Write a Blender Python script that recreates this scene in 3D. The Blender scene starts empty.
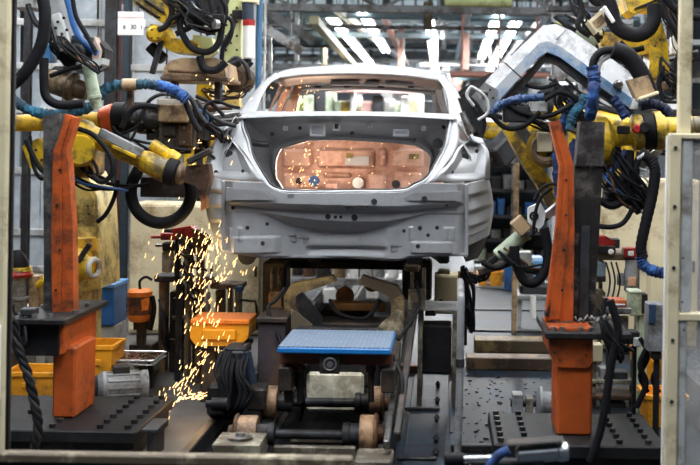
import bpy, bmesh, math, random
from mathutils import Vector as V, Matrix
random.seed(7)
sc = bpy.context.scene
COL = sc.collection
# ---------------------------------------------------------------- camera model
FPX, VX, VY, H = 1200.0, 445.0, 150.0, 1.6
ROLL = math.radians(0.9)
CR, SR_ = math.cos(ROLL), math.sin(ROLL)
def P(px, py, D):
    """point of the place seen at pixel (px,py) of the 700x465 frame, D metres ahead of the camera"""
    dx, dy = px - VX, py - VY
    return V(((dx*CR + dy*SR_)*D/FPX, D, H - (-dx*SR_ + dy*CR)*D/FPX))
def S(px, D): return px*D/FPX
cam = bpy.data.cameras.new('camera'); co = bpy.data.objects.new('camera', cam); COL.objects.link(co)
co.matrix_world = Matrix.Translation((0, 0, H)) @ Matrix.Rotation(math.pi/2, 4, 'X') @ Matrix.Rotation(ROLL, 4, 'Z')
cam.sensor_width = 36; cam.lens = FPX/700*36
cam.shift_x = (350-VX)/700; cam.shift_y = -(232.5-VY)/700
cam.clip_end = 200
cam.dof.use_dof = True; cam.dof.focus_distance = 7.3; cam.dof.aperture_fstop = 2.6
sc.camera = co
sc.view_settings.view_transform = 'Standard'; sc.view_settings.look = 'None'
sc.view_settings.gamma = 1; sc.view_settings.use_curve_mapping = False
sc.view_settings.exposure = 0.12
# ---------------------------------------------------------------- materials
MATS = {}
def mat(name, c, rough=.5, metal=0.0, var=.22, scale=9.0, dirt=None, damt=.35, bump=.0, spec=.5, dscale=None):
    if name in MATS: return MATS[name]
    m = bpy.data.materials.new(name); m.use_nodes = True
    nt = m.node_tree; N = nt.nodes; L = nt.links
    b = N['Principled BSDF']
    tc = N.new('ShaderNodeTexCoord')
    nz = N.new('ShaderNodeTexNoise'); nz.inputs['Scale'].default_value = scale
    nz.inputs['Detail'].default_value = 6; nz.inputs['Roughness'].default_value = .65
    L.new(tc.outputs['Object'], nz.inputs['Vector'])
    r = N.new('ShaderNodeValToRGB')
    lo = [max(0, x*(1-var)) for x in c]; hi = [min(1, x*(1+var*.6)) for x in c]
    r.color_ramp.elements[0].position = .3; r.color_ramp.elements[0].color = (*lo, 1)
    r.color_ramp.elements[1].position = .7; r.color_ramp.elements[1].color = (*hi, 1)
    L.new(nz.outputs['Fac'], r.inputs['Fac'])
    out = r.outputs['Color']
    if dirt:
        n2 = N.new('ShaderNodeTexNoise'); n2.inputs['Scale'].default_value = dscale or scale*.45
        n2.inputs['Detail'].default_value = 9; n2.inputs['Roughness'].default_value = .75
        L.new(tc.outputs['Object'], n2.inputs['Vector'])
        r2 = N.new('ShaderNodeValToRGB')
        r2.color_ramp.elements[0].position = max(0.02, .62-damt*.5); r2.color_ramp.elements[0].color = (0, 0, 0, 1)
        r2.color_ramp.elements[1].position = max(.1, .74-damt*.5); r2.color_ramp.elements[1].color = (1, 1, 1, 1)
        L.new(n2.outputs['Fac'], r2.inputs['Fac'])
        mx = N.new('ShaderNodeMixRGB'); mx.inputs['Color2'].default_value = (*dirt, 1)
        L.new(r2.outputs['Color'], mx.inputs['Fac']); L.new(out, mx.inputs['Color1'])
        out = mx.outputs['Color']
    L.new(out, b.inputs['Base Color'])
    b.inputs['Roughness'].default_value = rough; b.inputs['Metallic'].default_value = metal
    b.inputs['Specular IOR Level'].default_value = spec
    if bump:
        bp = N.new('ShaderNodeBump'); bp.inputs['Strength'].default_value = bump; bp.inputs['Distance'].default_value = .01
        L.new(nz.outputs['Fac'], bp.inputs['Height']); L.new(bp.outputs['Normal'], b.inputs['Normal'])
    MATS[name] = m; return m
def emit(name, c, s):
    if name in MATS: return MATS[name]
    m = bpy.data.materials.new(name); m.use_nodes = True
    b = m.node_tree.nodes['Principled BSDF']
    b.inputs['Base Color'].default_value = (*c, 1)
    b.inputs['Emission Color'].default_value = (*c, 1); b.inputs['Emission Strength'].default_value = s
    MATS[name] = m; return m
RUST = (.09, .05, .03); GRIME = (.025, .025, .028)
YEL = mat('yellow_paint', (.74, .47, .015), .42, 0, .2, 7, (.10, .075, .03), .3)
YEL2 = mat('worn_yellow_paint', (.72, .43, .03), .5, 0, .3, 9, (.12, .08, .03), .36)
YCREAM = mat('pale_yellow_paint', (.80, .66, .24), .5, 0, .2, 6, (.16, .12, .05), .28)
CREAM = mat('cream_paint', (.70, .61, .40), .55, 0, .12, 4, (.30, .22, .11), .2)
CREAMD = mat('dirty_cream_paint', (.44, .38, .25), .6, 0, .25, 8, (.1, .075, .045), .5)
TAN = mat('tan_paint', (.42, .29, .16), .55, 0, .2, 8, (.1, .06, .03), .35)
ORG = mat('orange_paint', (.45, .085, .015), .5, 0, .25, 7, (.10, .03, .015), .27, spec=.3)
ORGB = mat('bright_orange_paint', (.85, .24, .03), .4, 0, .15, 7, (.2, .06, .02), .2)
ORY = mat('orange_yellow_plastic', (.85, .36, .015), .45, 0, .12, 6, (.3, .13, .02), .22)
BLK = mat('black_rubber', (.011, .011, .013), .6, 0, .4, 14, spec=.14)
BLKM = mat('black_steel', (.018, .018, .02), .5, .2, .4, 10, (.05, .043, .036), .22, spec=.2)
DGR = mat('dark_grey_steel', (.045, .048, .054), .5, .3, .35, 9, (.025, .02, .018), .35, spec=.25)
DBRN = mat('dark_brown_steel', (.075, .05, .035), .6, .2, .35, 9, (.02, .018, .016), .4)
STEEL = mat('bare_steel', (.34, .34, .34), .38, .8, .25, 12, (.1, .08, .06), .3)
LSTEEL = mat('bright_steel', (.62, .62, .62), .3, .85, .15, 12)
ALU = mat('white_aluminium', (.88, .88, .89), .45, 0, .12, 10, (.36, .35, .34), .22)
GREY = mat('grey_paint', (.27, .28, .29), .5, .1, .2, 8, (.09, .08, .07), .3)
LGREY = mat('light_grey_paint', (.5, .51, .5), .5, .1, .15, 6, (.2, .18, .15), .25)
GRN = mat('pale_green_paint', (.42, .50, .36), .5, 0, .18, 8, (.14, .14, .09), .25)
YGRN = mat('yellow_green_paint', (.52, .55, .26), .5, 0, .15, 6, (.2, .19, .08), .2)
BLU = mat('blue_plastic', (.02, .12, .36), .45, 0, .25, 8, (.02, .04, .09), .25)
BLUS = mat('blue_sleeve_fabric', (.03, .13, .42), .75, 0, .55, 16, (.015, .03, .1), .4, .6)
TEAL = mat('teal_sleeve_fabric', (.035, .19, .30), .75, 0, .55, 16, (.02, .05, .08), .4, .6)
LBLU = mat('light_blue_paint', (.10, .30, .62), .45, 0, .15, 8, (.3, .3, .3), .25)
WHITE = mat('white_paint', (.78, .78, .76), .5, 0, .08, 5, (.5, .47, .42), .15)
RED = mat('red_paint', (.48, .02, .02), .4, 0, .25, 8, (.08, .01, .01), .3)
RUSTM = mat('rusty_steel', (.26, .12, .05), .65, .3, .4, 12, (.06, .03, .015), .45)
WARMLIT = mat('warm_lit_copper_tone', (.76, .47, .36), .42, .2, .2, 7, (.48, .24, .16), .3)  # copper tone puts the cabin's warm light into the steel colour
BROWN = mat('brown_paint', (.27, .17, .09), .6, 0, .25, 8, (.07, .045, .03), .4)
# ---------------------------------------------------------------- mesh builder
def basis(d, up=None):
    d = d.normalized(); up = up or V((0, 0, 1))
    if abs(d.dot(up)) > .98: up = V((0, 1, 0))
    x = d.cross(up).normalized(); y = x.cross(d).normalized()
    return x, y, d
def smooth_path(pts, sub=6):
    if len(pts) < 3: return [V(p) for p in pts]
    out = []; n = len(pts)
    for i in range(n-1):
        p0 = pts[max(i-1, 0)]; p1 = pts[i]; p2 = pts[i+1]; p3 = pts[min(i+2, n-1)]
        for k in range(sub):
            t = k/sub
            out.append(.5*((2*p1) + (p2-p0)*t + (2*p0-5*p1+4*p2-p3)*t*t + (3*p1-p0-3*p2+p3)*t**3))
    out.append(pts[-1]); return out
class MB:
    def __init__(s): s.v = []; s.f = []
    def add(s, vs, fs):
        o = len(s.v); s.v += [V(p) for p in vs]; s.f += [tuple(i+o for i in f) for f in fs]; return s
    def obox(s, c, ax, half, ch=0.0):
        """chamfered box: centre, three unit axes, three half sizes"""
        ax = [a.normalized() for a in ax]; hx = half
        ch = min(ch, min(hx)*.9)
        if ch <= 0:
            vs = [c + ax[0]*hx[0]*i + ax[1]*hx[1]*j + ax[2]*hx[2]*k for i in (-1, 1) for j in (-1, 1) for k in (-1, 1)]
            return s.add(vs, [(0,1,3,2),(4,6,7,5),(0,4,5,1),(2,3,7,6),(0,2,6,4),(1,5,7,3)])
        vs = []; ix = {}
        for i in (-1, 1):
            for j in (-1, 1):
                for k in (-1, 1):
                    sg = (i, j, k)
                    for a in range(3):
                        q = [sg[b]*(hx[b]-(0 if b == a else ch)) for b in range(3)]
                        ix[(sg, a)] = len(vs); vs.append(c + ax[0]*q[0] + ax[1]*q[1] + ax[2]*q[2])
        fs = []
        for a in range(3):
            b, d = (a+1) % 3, (a+2) % 3
            for w in (-1, 1):
                loop = []
                for (u, v) in ((-1,-1),(1,-1),(1,1),(-1,1)):
                    sg = [0]*3; sg[a] = w; sg[b] = u; sg[d] = v; loop.append(ix[(tuple(sg), a)])
                fs.append(loop if w > 0 else loop[::-1])
            for u in (-1, 1):
                for v in (-1, 1):
                    q = []
                    for w in (-1, 1):
                        sg = [0]*3; sg[a] = w; sg[b] = u; sg[d] = v; q.append(tuple(sg))
                    f = [ix[(q[0], b)], ix[(q[1], b)], ix[(q[1], d)], ix[(q[0], d)]]
                    fs.append(f if u*v < 0 else f[::-1])
        for i in (-1, 1):
            for j in (-1, 1):
                for k in (-1, 1):
                    f = [ix[((i,j,k), 0)], ix[((i,j,k), 1)], ix[((i,j,k), 2)]]
                    fs.append(f if i*j*k > 0 else f[::-1])
        return s.add(vs, fs)
    def box(s, lo, hi, ch=0.0):
        lo, hi = V(lo), V(hi)
        return s.obox((lo+hi)/2, (V((1,0,0)), V((0,1,0)), V((0,0,1))), [abs(x)/2 for x in (hi-lo)], ch)
    def boxpx(s, x0, y0, x1, y1, D, dep, ch=.004):
        a = P(x0, y1, D); b = P(x1, y0, D)
        return s.box((a.x, D, min(a.z, b.z)), (b.x, D+dep, max(a.z, b.z)), ch)
    def beam(s, a, b, w, h, ch=.004, up=None):
        a, b = V(a), V(b); x, y, d = basis(b-a, up)
        return s.obox((a+b)/2, (x, y, d), (w/2, h/2, (b-a).length/2), ch)
    def cyl(s, a, b, r, r2=None, n=18, caps=True):
        a, b = V(a), V(b); r2 = r if r2 is None else r2; x, y, d = basis(b-a); vs = []
        for (c, q) in ((a, r), (b, r2)):
            for i in range(n):
                t = 2*math.pi*i/n; vs.append(c + x*(q*math.cos(t)) + y*(q*math.sin(t)))
        fs = [(i, (i+1) % n, n+(i+1) % n, n+i) for i in range(n)]
        if caps: fs += [tuple(range(n-1, -1, -1)), tuple(range(n, 2*n))]
        return s.add(vs, fs)
    def lathe(s, a, d, prof, n=20):
        """profile of (distance along axis, radius)"""
        a = V(a); x, y, d = basis(V(d)); vs = []; m = len(prof)
        for (t, r) in prof:
            for i in range(n):
                q = 2*math.pi*i/n; vs.append(a + d*t + x*(r*math.cos(q)) + y*(r*math.sin(q)))
        fs = [(k*n+i, k*n+(i+1) % n, (k+1)*n+(i+1) % n, (k+1)*n+i) for k in range(m-1) for i in range(n)]
        fs += [tuple(range(n-1, -1, -1)), tuple(range((m-1)*n, m*n))]
        return s.add(vs, fs)
    def tube(s, pts, r, n=10, sub=6, ridge=0.0, rough=0.0, pitch=None):
        pp = smooth_path([V(p) for p in pts], sub)
        if ridge or rough:
            # resample evenly
            q = [pp[0]]; st = pitch or r*.55
            for a, b in zip(pp, pp[1:]):
                k = max(1, int((b-a).length/st)); q += [a.lerp(b, (i+1)/k) for i in range(k)]
            pp = q
        m = len(pp); vs = []; d0 = (pp[1]-pp[0]).normalized(); x, y, _ = basis(d0)
        for k in range(m):
            d = (pp[min(k+1, m-1)]-pp[max(k-1, 0)])
            if d.length < 1e-9: d = d0
            d = d.normalized(); x = (x - d*x.dot(d)).normalized(); y = d.cross(x)
            rr = r*(1 + ridge*(1 if k % 2 else -1)) * (1 + rough*random.uniform(-1, 1))
            for i in range(n):
                t = 2*math.pi*i/n
                q = rr*(1 + (rough*.6*random.uniform(-1, 1) if rough else 0))
                vs.append(pp[k] + x*(q*math.cos(t)) + y*(q*math.sin(t)))
        fs = [(k*n+i, k*n+(i+1) % n, (k+1)*n+(i+1) % n, (k+1)*n+i) for k in range(m-1) for i in range(n)]
        fs += [tuple(range(n-1, -1, -1)), tuple(range((m-1)*n, m*n))]
        return s.add(vs, fs)
    def prism(s, poly, ext):
        n = len(poly); poly = [V(p) for p in poly]; ext = V(ext)
        vs = poly + [p+ext for p in poly]
        fs = [tuple(range(n)), tuple(range(2*n-1, n-1, -1))] + [(i, n+i, n+(i+1) % n, (i+1) % n) for i in range(n)]
        return s.add(vs, fs)
    def prismpx(s, pts, D, dep):
        return s.prism([P(x, y, D) for x, y in pts], (0, dep, 0))
    def grid(s, rows, closed=False):
        m = len(rows); n = len(rows[0]); vs = [p for r in rows for p in r]; fs = []
        for j in range(m-1):
            for i in range(n if closed else n-1):
                k = (i+1) % n
                fs.append((j*n+i, j*n+k, (j+1)*n+k, (j+1)*n+i))
        return s.add(vs, fs)
    def ball(s, c, r, sq=(1, 1, 1), n=14, m=9):
        c = V(c); vs = []; fs = []
        for j in range(1, m):
            t = math.pi*j/m
            for i in range(n):
                q = 2*math.pi*i/n
                vs.append(c + V((r*sq[0]*math.sin(t)*math.cos(q), r*sq[1]*math.sin(t)*math.sin(q), r*sq[2]*math.cos(t))))
        for j in range(m-2):
            for i in range(n):
                fs.append((j*n+i, (j+1)*n+i, (j+1)*n+(i+1) % n, j*n+(i+1) % n))
        vs += [c+V((0,0,r*sq[2])), c-V((0,0,r*sq[2]))]; a = len(vs)-2
        for i in range(n):
            fs.append((a, i, (i+1) % n)); fs.append((a+1, (m-2)*n+(i+1) % n, (m-2)*n+i))
        return s.add(vs, fs)
    def ring(s, c, d, R, r, n=24, m=8):
        c = V(c); x, y, d = basis(V(d)); vs = []
        for i in range(n):
            t = 2*math.pi*i/n; e = x*math.cos(t)+y*math.sin(t)
            for j in range(m):
                q = 2*math.pi*j/m; vs.append(c + e*(R+r*math.cos(q)) + d*(r*math.sin(q)))
        return s.add(vs, [(i*m+j, ((i+1) % n)*m+j, ((i+1) % n)*m+(j+1) % m, i*m+(j+1) % m) for i in range(n) for j in range(m)])
    def bounds(s):
        return (V([min(p[i] for p in s.v) for i in range(3)]), V([max(p[i] for p in s.v) for i in range(3)]))
    def mesh(s, name, m, org, thick=0.0):
        me = bpy.data.meshes.new(name); me.from_pydata([p-org for p in s.v], [], s.f); me.update()
        bm = bmesh.new(); bm.from_mesh(me)
        if thick:
            bmesh.ops.remove_doubles(bm, verts=bm.verts, dist=1e-5)
        bmesh.ops.recalc_face_normals(bm, faces=bm.faces); bm.to_mesh(me); bm.free()
        me.shade_smooth(); me.set_sharp_from_angle(angle=math.radians(32))
        me.materials.append(m); return me
def link(name, data): o = bpy.data.objects.new(name, data); COL.objects.link(o); return o
def setp(o, label=None, cat=None, group=None, kind=None):
    if label: o['label'] = label
    if cat: o['category'] = cat
    if group: o['group'] = group
    if kind: o['kind'] = kind
    return o
def solid(o, t, off=0.0):
    md = o.modifiers.new('thickness', 'SOLIDIFY'); md.thickness = t; md.offset = off
class T:
    """one thing: an Empty at its base that parents its parts"""
    def __init__(s, name, label, cat, group=None): s.a = (name, label, cat, group); s.p = []
    def add(s, name, mb, m, parent=None, label=None, thick=0.0, kind=None):
        s.p.append((name, mb, m, parent, label, thick, kind)); return len(s.p)-1
    def done(s):
        bs = [p[1].bounds() for p in s.p]
        lo = V([min(b[0][i] for b in bs) for i in range(3)]); hi = V([max(b[1][i] for b in bs) for i in range(3)])
        org = V(((lo.x+hi.x)/2, (lo.y+hi.y)/2, lo.z))
        r = link(s.a[0], None); r.empty_display_size = .05; r.location = org; setp(r, *s.a[1:])
        obs = []
        for (name, mb, m, par, label, thick, kind) in s.p:
            o = link(name, mb.mesh(name, m, org, thick)); o.parent = r if par is None else obs[par]
            if thick: solid(o, thick)
            setp(o, label, None, None, kind); obs.append(o)
        return r
def solo(name, mb, m, label, cat, group=None, kind=None, thick=0.0):
    lo, hi = mb.bounds(); org = V(((lo.x+hi.x)/2, (lo.y+hi.y)/2, lo.z))
    o = link(name, mb.mesh(name, m, org, thick)); o.location = org
    if thick: solid(o, thick)
    return setp(o, label, cat, group, kind)
def struct(name, mb, m, label=None):
    o = link(name, mb.mesh(name, m, V((0, 0, 0)))); o['kind'] = 'structure'
    if label: o['label'] = label
    return o
def dup(r, delta, label=None, rz=0.0):
    c = r.copy(); COL.objects.link(c); c.location = r.location + V(delta); c.rotation_euler.z += rz
    if label: c['label'] = label
    for ch in list(r.children):
        d = ch.copy(); COL.objects.link(d); d.parent = c
        for g in list(ch.children):
            e = g.copy(); COL.objects.link(e); e.parent = d
    return c
# ================================================================ the car body
CARM = mat('galvanised_body_steel', (.375, .385, .40), .42, .22, .08, 5, (.31, .32, .33), .25)
CARI = mat('grey_sealed_steel', (.30, .305, .315), .45, .25, .15, 6, (.25, .25, .26), .3)
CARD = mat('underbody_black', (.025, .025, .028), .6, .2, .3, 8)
YAW = math.radians(2.0)
T0 = P(345, 200, 7.1); T0.z = 0
FW = V((-math.sin(YAW), math.cos(YAW), 0)); RT = V((math.cos(YAW), math.sin(YAW), 0)); UP = V((0, 0, 1))
EYE = V((0, 0, H))
def K(px, py, y=0.0):
    d = P(px, py, 1.0)-EYE; q = T0 + FW*y
    return EYE + d*((q-EYE).dot(FW)/d.dot(FW))
def Wc(x, y, z): return T0 + RT*x + FW*y + UP*z
def resample(pl, n):
    L = [0]
    for a, b in zip(pl, pl[1:]): L.append(L[-1]+(b-a).length)
    out = []
    for i in range(n):
        t = L[-1]*i/(n-1); k = 0
        while k < len(L)-2 and L[k+1] < t: k += 1
        out.append(pl[k].lerp(pl[k+1], (t-L[k])/max(1e-9, L[k+1]-L[k])))
    return out
def cloft(A, B, n=14, m=6, bulge=0.0, axis=None, sm=3):
    """curved sheet between two polylines given as (px, py, y)"""
    A = resample(smooth_path([K(*p) if isinstance(p, tuple) else p for p in A], sm), n)
    B = resample(smooth_path([K(*p) if isinstance(p, tuple) else p for p in B], sm), n)
    ax = axis or -FW; rows = []
    for j in range(m+1):
        t = j/m; rows.append([a.lerp(b, t) + ax*(bulge*4*t*(1-t)) for a, b in zip(A, B)])
    return rows
car = T('car_body', 'bare silver sedan body shell without doors or trim, held above the blue-topped carriage', 'car')
# --- bumper panel as an embossed sheet
def lerp1(x, pts):
    if x <= pts[0][0]: return pts[0][1]
    for (a, b), (c, d) in zip(pts, pts[1:]):
        if x <= c: return b+(d-b)*(x-a)/(c-a)
    return pts[-1][1]
def sst(a, b, x):
    if b <= a: return 1.0 if x > a else 0.0
    t = min(1, max(0, (x-a)/(b-a))); return t*t*(3-2*t)
TOP = [(223, 180.5), (267, 182), (270, 185), (275, 188.7), (283, 191.2), (290, 192.6), (345, 192.3), (400, 191.5), (408, 189.5), (415, 186), (422, 182.5), (467, 183.6)]
BOT = [(223, 250.6), (236, 252), (262, 256), (280, 257), (345, 258.3), (397, 259.7), (403, 258.4), (410, 256), (461, 254), (467, 256)]
B1U = [(226, 201.5), (345, 204.5), (400, 205.5), (428, 203.6), (463, 203)]
B1L = [(226, 203.2), (260, 207.5), (306, 211), (345, 213), (391, 212), (428, 209), (463, 205)]
B2U = [(259, 211), (293, 217), (319, 220), (345, 221), (386, 221.5), (425, 213)]
B2L = [(259, 212), (293, 226.5), (319, 233), (345, 234.5), (358, 234), (374, 230), (404, 221), (425, 214)]
def emb(x, y):
    d = 0.0
    u1, l1 = lerp1(x, B1U), lerp1(x, B1L)
    e = sst(224, 240, x)*sst(467, 452, x) if False else (sst(224, 236, x)*(1-sst(456, 466, x)))
    c = sst(256, 290, x)*(1-sst(400, 428, x))
    u2, l2 = lerp1(x, B2U), lerp1(x, B2L)
    lin = lambda a_, b_: min(1, max(0, (y-a_)/max(.4, b_-a_)))
    k1 = min(1, (l1-u1)/7.0); c = min(1, max(0, (l2-u2)/13.0))
    d = -.085*e + .02*e*(1-k1)*lin(u1, l1) + .078*e*k1*lin(u1, l1) + .12*c*lin(u2, l2)
    # lower centre ledge with the undercut slot
    k = sst(304, 309, x)*(1-sst(383, 388, x))
    d += -.012*k*sst(233, 246, y)*(1-sst(246.2, 250, y)) + .022*k*sst(246.2, 250, y)*(1-sst(250.5, 258, y))
    # raised pads, lower left and lower right
    kl = sst(232, 235, x)*(1-sst(274, 281, x))*sst(236, 238, y)*(1-sst(252, 254, y))
    kr = sst(410, 413, x)*(1-sst(449, 452, x))*sst(241, 243, y)*(1-sst(252, 254, y))
    d -= .016*max(kl, kr)
    for (a, b) in ((230.5, 228), (241, 228), (411, 229), (446, 229), (452, 232)):
        d -= .014*math.exp(-((x-a)/1.5)**2)*sst(226, 229, y)*(1-sst(238, 242, y))
    return d
mb = MB(); rows = []
xs = [223+ (466.5-223)*i/122 for i in range(123)]
for j in range(86):
    r = []
    for x in xs:
        t, b = lerp1(x, TOP), lerp1(x, BOT); y = t+(b-t)*j/85
        bow = -.03*(1-((x-345)/122)**2)
        q = K(x, y, .05+bow); r.append(q + FW*emb(x, y))
    rows.append(r)
mb.grid(rows); bp = car.add('rear_panel', mb, CARM, thick=.004)
for pl_ in ([(223.5, 181, .04), (223.5, 215, .04), (223.5, 250, .04)], [(466.5, 184, .04), (466.5, 220, .04), (466.5, 255.5, .04)], [(224, 250.4, .045), (236, 252, .045), (262, 256, .05), (280, 257, .05), (345, 258.3, .05), (397, 259.7, .05), (410, 256, .05), (461, 254, .045), (467, 256, .04)]):
    m_ = MB()
    pk = [K(*p) + (FW*emb(p[0], 255) if p[1] > 249 and len(pl_) > 3 else V()) for p in pl_]
    for a_, b_ in zip(pk, pk[1:]): m_.beam(a_, b_, .022, .02, .004, UP)
    car.add('panel_flange', m_, CARM)
# rails, brackets, plates on the panel
for (x0, x1, y0, y1) in ((227.5, 279, 187, 200.5), (405, 461, 190.5, 201)):
    m_ = MB(); a = K(x0, y1, -.02); b = K(x1, y0, -.02); c = (a+b)/2
    if x0 < 300:
        poly = [K(227.5, 187.2, 0), K(268, 190, 0), K(279, 197.5, 0), K(277, 200.5, 0), K(227.5, 200.5, 0)]
    else:
        poly = [K(461, 190.8, 0), K(413, 192.5, 0), K(404, 198, 0), K(406, 200.8, 0), K(461, 201, 0)]
    m_.prism(poly, -FW*.062)
    poly2 = [p - FW*.062 for p in poly]; cc = sum(poly2, V())/5
    m_.prism([cc+(p-cc)*.82 for p in poly2], -FW*.008)
    car.add('bumper_bracket', m_, CARI)
for (x, y, w, h) in ((294, 196, 7, 2.5), (340, 197, 7, 3), (379, 196, 8, 2), (391, 197, 5, 2)):
    m_ = MB(); m_.obox(K(x, y, -.05), (RT, FW, UP), (S(w, 7.1), .012, S(h, 7.1)), .004); car.add('latch_bracket', m_, LSTEEL)
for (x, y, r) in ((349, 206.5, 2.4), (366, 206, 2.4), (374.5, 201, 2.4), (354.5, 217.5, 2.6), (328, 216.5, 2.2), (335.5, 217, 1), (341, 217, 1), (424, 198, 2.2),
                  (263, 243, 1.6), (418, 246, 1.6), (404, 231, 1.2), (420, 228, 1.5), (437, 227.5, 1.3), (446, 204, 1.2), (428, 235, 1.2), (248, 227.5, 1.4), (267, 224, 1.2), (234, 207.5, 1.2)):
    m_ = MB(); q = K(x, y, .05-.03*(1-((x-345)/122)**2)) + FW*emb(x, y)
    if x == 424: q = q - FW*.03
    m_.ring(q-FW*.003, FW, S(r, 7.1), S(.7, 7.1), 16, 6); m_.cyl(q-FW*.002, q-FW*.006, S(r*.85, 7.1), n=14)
    car.add('dark_hole_disc', m_, CARD)  # dark disc painted in for the shade of a small hole
for (x, y) in ((290, 238), (303, 241), (396, 248)):
    m_ = MB(); q = K(x, y, .03)+FW*emb(x, y); m_.obox(q, (RT, FW, UP), (S(5, 7.1), .01, S(4.5, 7.1)), .004); m_.obox(q-FW*.01+UP*.012, (RT, FW, UP), (S(6, 7.1), .006, S(1, 7.1)), .002)
    car.add('tow_bracket', m_, CARI)
# --- left corner with ribs, right corner
def corner(inner, outer, name, ribs):
    rws = cloft(inner, outer, 61, 8, .0)
    for j, r in enumerate(rws):
        t = j/8
        for i in range(len(r)):
            z = i/60; rib = min(((z*ribs) % 1)/.72, (1-(z*ribs) % 1)/.28)*1.2 if z < .85 else 0
            r[i] = r[i] - FW*(.05*math.sin(t*math.pi)*.8 + .03*rib*math.sin(t*math.pi))
    m_ = MB(); m_.grid(rws); car.add(name, m_, CARM, thick=.004)
corner([(225, 180.5, .14), (225, 200, .14), (225, 225, .14), (225, 250.6, .14)],
       [(205.5, 174, .30), (206, 195, .32), (208, 219, .32), (221, 250, .22)], 'rear_corner', 5)
corner([(465, 183.6, .14), (465, 205, .14), (465, 225, .14), (465, 247, .14)],
       [(489, 178, .34), (493.3, 204, .38), (491.5, 222, .38), (489, 235, .38)], 'rear_corner', 4)
m_ = MB(); m_.prism([K(466, 240, .2), K(488, 232, .45), (K(484, 248, .45)), K(478, 258, .4), K(466, 262, .2)], FW*.25); car.add('wheel_arch_liner', m_, CARD)
# --- tail lamp pockets
def pocket(A, B, holes, name='lamp_pocket'):
    rws = cloft(A, B, 16, 10, .0)
    for j, r in enumerate(rws):
        t = j/10
        k = sst(.12, .3, t)*(1-sst(.72, .9, t))
        for i in range(len(r)):
            z = i/15; kk = k*sst(.0, .15, z)*(1-sst(.8, 1, z))
            r[i] = r[i] + FW*.085*kk
    m_ = MB(); m_.grid(rws); i = car.add(name, m_, CARM, thick=.004)
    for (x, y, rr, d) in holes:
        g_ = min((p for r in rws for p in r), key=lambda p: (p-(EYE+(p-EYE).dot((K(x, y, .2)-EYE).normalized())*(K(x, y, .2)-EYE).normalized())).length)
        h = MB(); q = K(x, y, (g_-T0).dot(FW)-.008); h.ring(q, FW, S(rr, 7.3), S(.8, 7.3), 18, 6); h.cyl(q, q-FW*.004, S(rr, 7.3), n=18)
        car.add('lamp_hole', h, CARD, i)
pocket([(205.5, 178, .3), (205.5, 168, .3), (209, 152.6, .33), (213, 143.5, .36), (222, 131, .44)],
       [(264, 182, .04), (257, 172, .08), (248, 157, .2), (238, 146, .31), (227, 133, .43)], [(228.5, 153.5, 3.3, .33), (216, 172, 1.3, .28), (243, 171, 1.1, .14)])
pocket([(490, 180, .3), (490, 168, .3), (489.5, 157, .33), (487, 148, .37), (478, 141, .44)],
       [(430, 182.5, .04), (438, 173, .08), (450, 161.5, .2), (457, 149, .31), (470, 139.5, .43)], [(464.7, 157, 3.1, .33), (477, 151, 1.3, .34), (452, 172, 1.1, .14)])
# --- quarter panels / C pillars
m_ = MB(); m_.grid(cloft([(281, 77.5, 1.18), (270, 83.5, 1.02), (260.7, 99, .78), (256, 111.5, .62), (243, 119, .52), (233, 125, .5), (226, 134, .44)],
                         [(276, 73.2, 1.25), (263, 82, 1.1), (251.5, 95.6, .9), (241, 109, .7), (236.7, 116, .62), (230, 122, .56), (222, 131, .46)], 24, 6, .03)); car.add('quarter_panel', m_, CARM, thick=.004)
m_ = MB(); m_.grid(cloft([(438, 80, 1.16), (444.5, 89, .98), (448, 103, .78), (449, 114, .62), (453, 120, .52), (460, 128, .5), (468, 140, .44)],
                         [(444, 74.2, 1.25), (456.6, 89, 1.05), (461.5, 98, .9), (466.4, 108, .75), (472, 120, .62), (476, 128, .56), (486, 146, .42)], 24, 6, .03)); car.add('quarter_panel', m_, CARM, thick=.004)
# --- trunk gutters (lamp pocket edge to trunk opening)
GL_IN = [(267, 183, .05), (262, 175, .1), (252, 157.7, .22), (248, 141, .36), (243, 127.5, .48), (242.4, 119.5, .54)]
GL_OUT = [(264, 182, .04), (257, 172, .08), (246.5, 155, .2), (238, 146, .31), (229, 134.5, .42), (236, 119, .53)]
m_ = MB(); m_.grid(cloft(GL_OUT, GL_IN, 20, 6, .012)); car.add('trunk_gutter', m_, CARM, thick=.004)
GR_IN = [(424, 184, .05), (428, 178, .1), (439, 160, .22), (446, 146, .36), (448.5, 132, .48), (450.6, 120.5, .54)]
GR_OUT = [(430, 182.5, .04), (438, 173, .08), (449, 160, .2), (456, 149, .31), (460, 135, .42), (457, 120, .53)]
m_ = MB(); m_.grid(cloft(GR_OUT, GR_IN, 20, 6, .012)); car.add('trunk_gutter', m_, CARM, thick=.004)
# --- weatherstrip flange round the trunk mouth
ring = GL_IN[::-1] + [(269, 185.5, .04), (275, 189, .03), (290, 192, .02), (345, 191.6, .01), (400, 190.8, .02), (415, 185.5, .03)] + GR_IN[1:]
m_ = MB(); m_.tube([K(*p)-FW*.012 for p in ring], .009, 6, 4); car.add('trunk_flange', m_, CARM)
m_ = MB(); m_.tube([K(p[0]+(1.6 if p[0] < 300 else (-1.6 if p[0] > 400 else 0)), p[1]-1.7, p[2]+.01) for p in ring], .006, 6, 4); car.add('seal_strip', m_, CARD)
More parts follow.
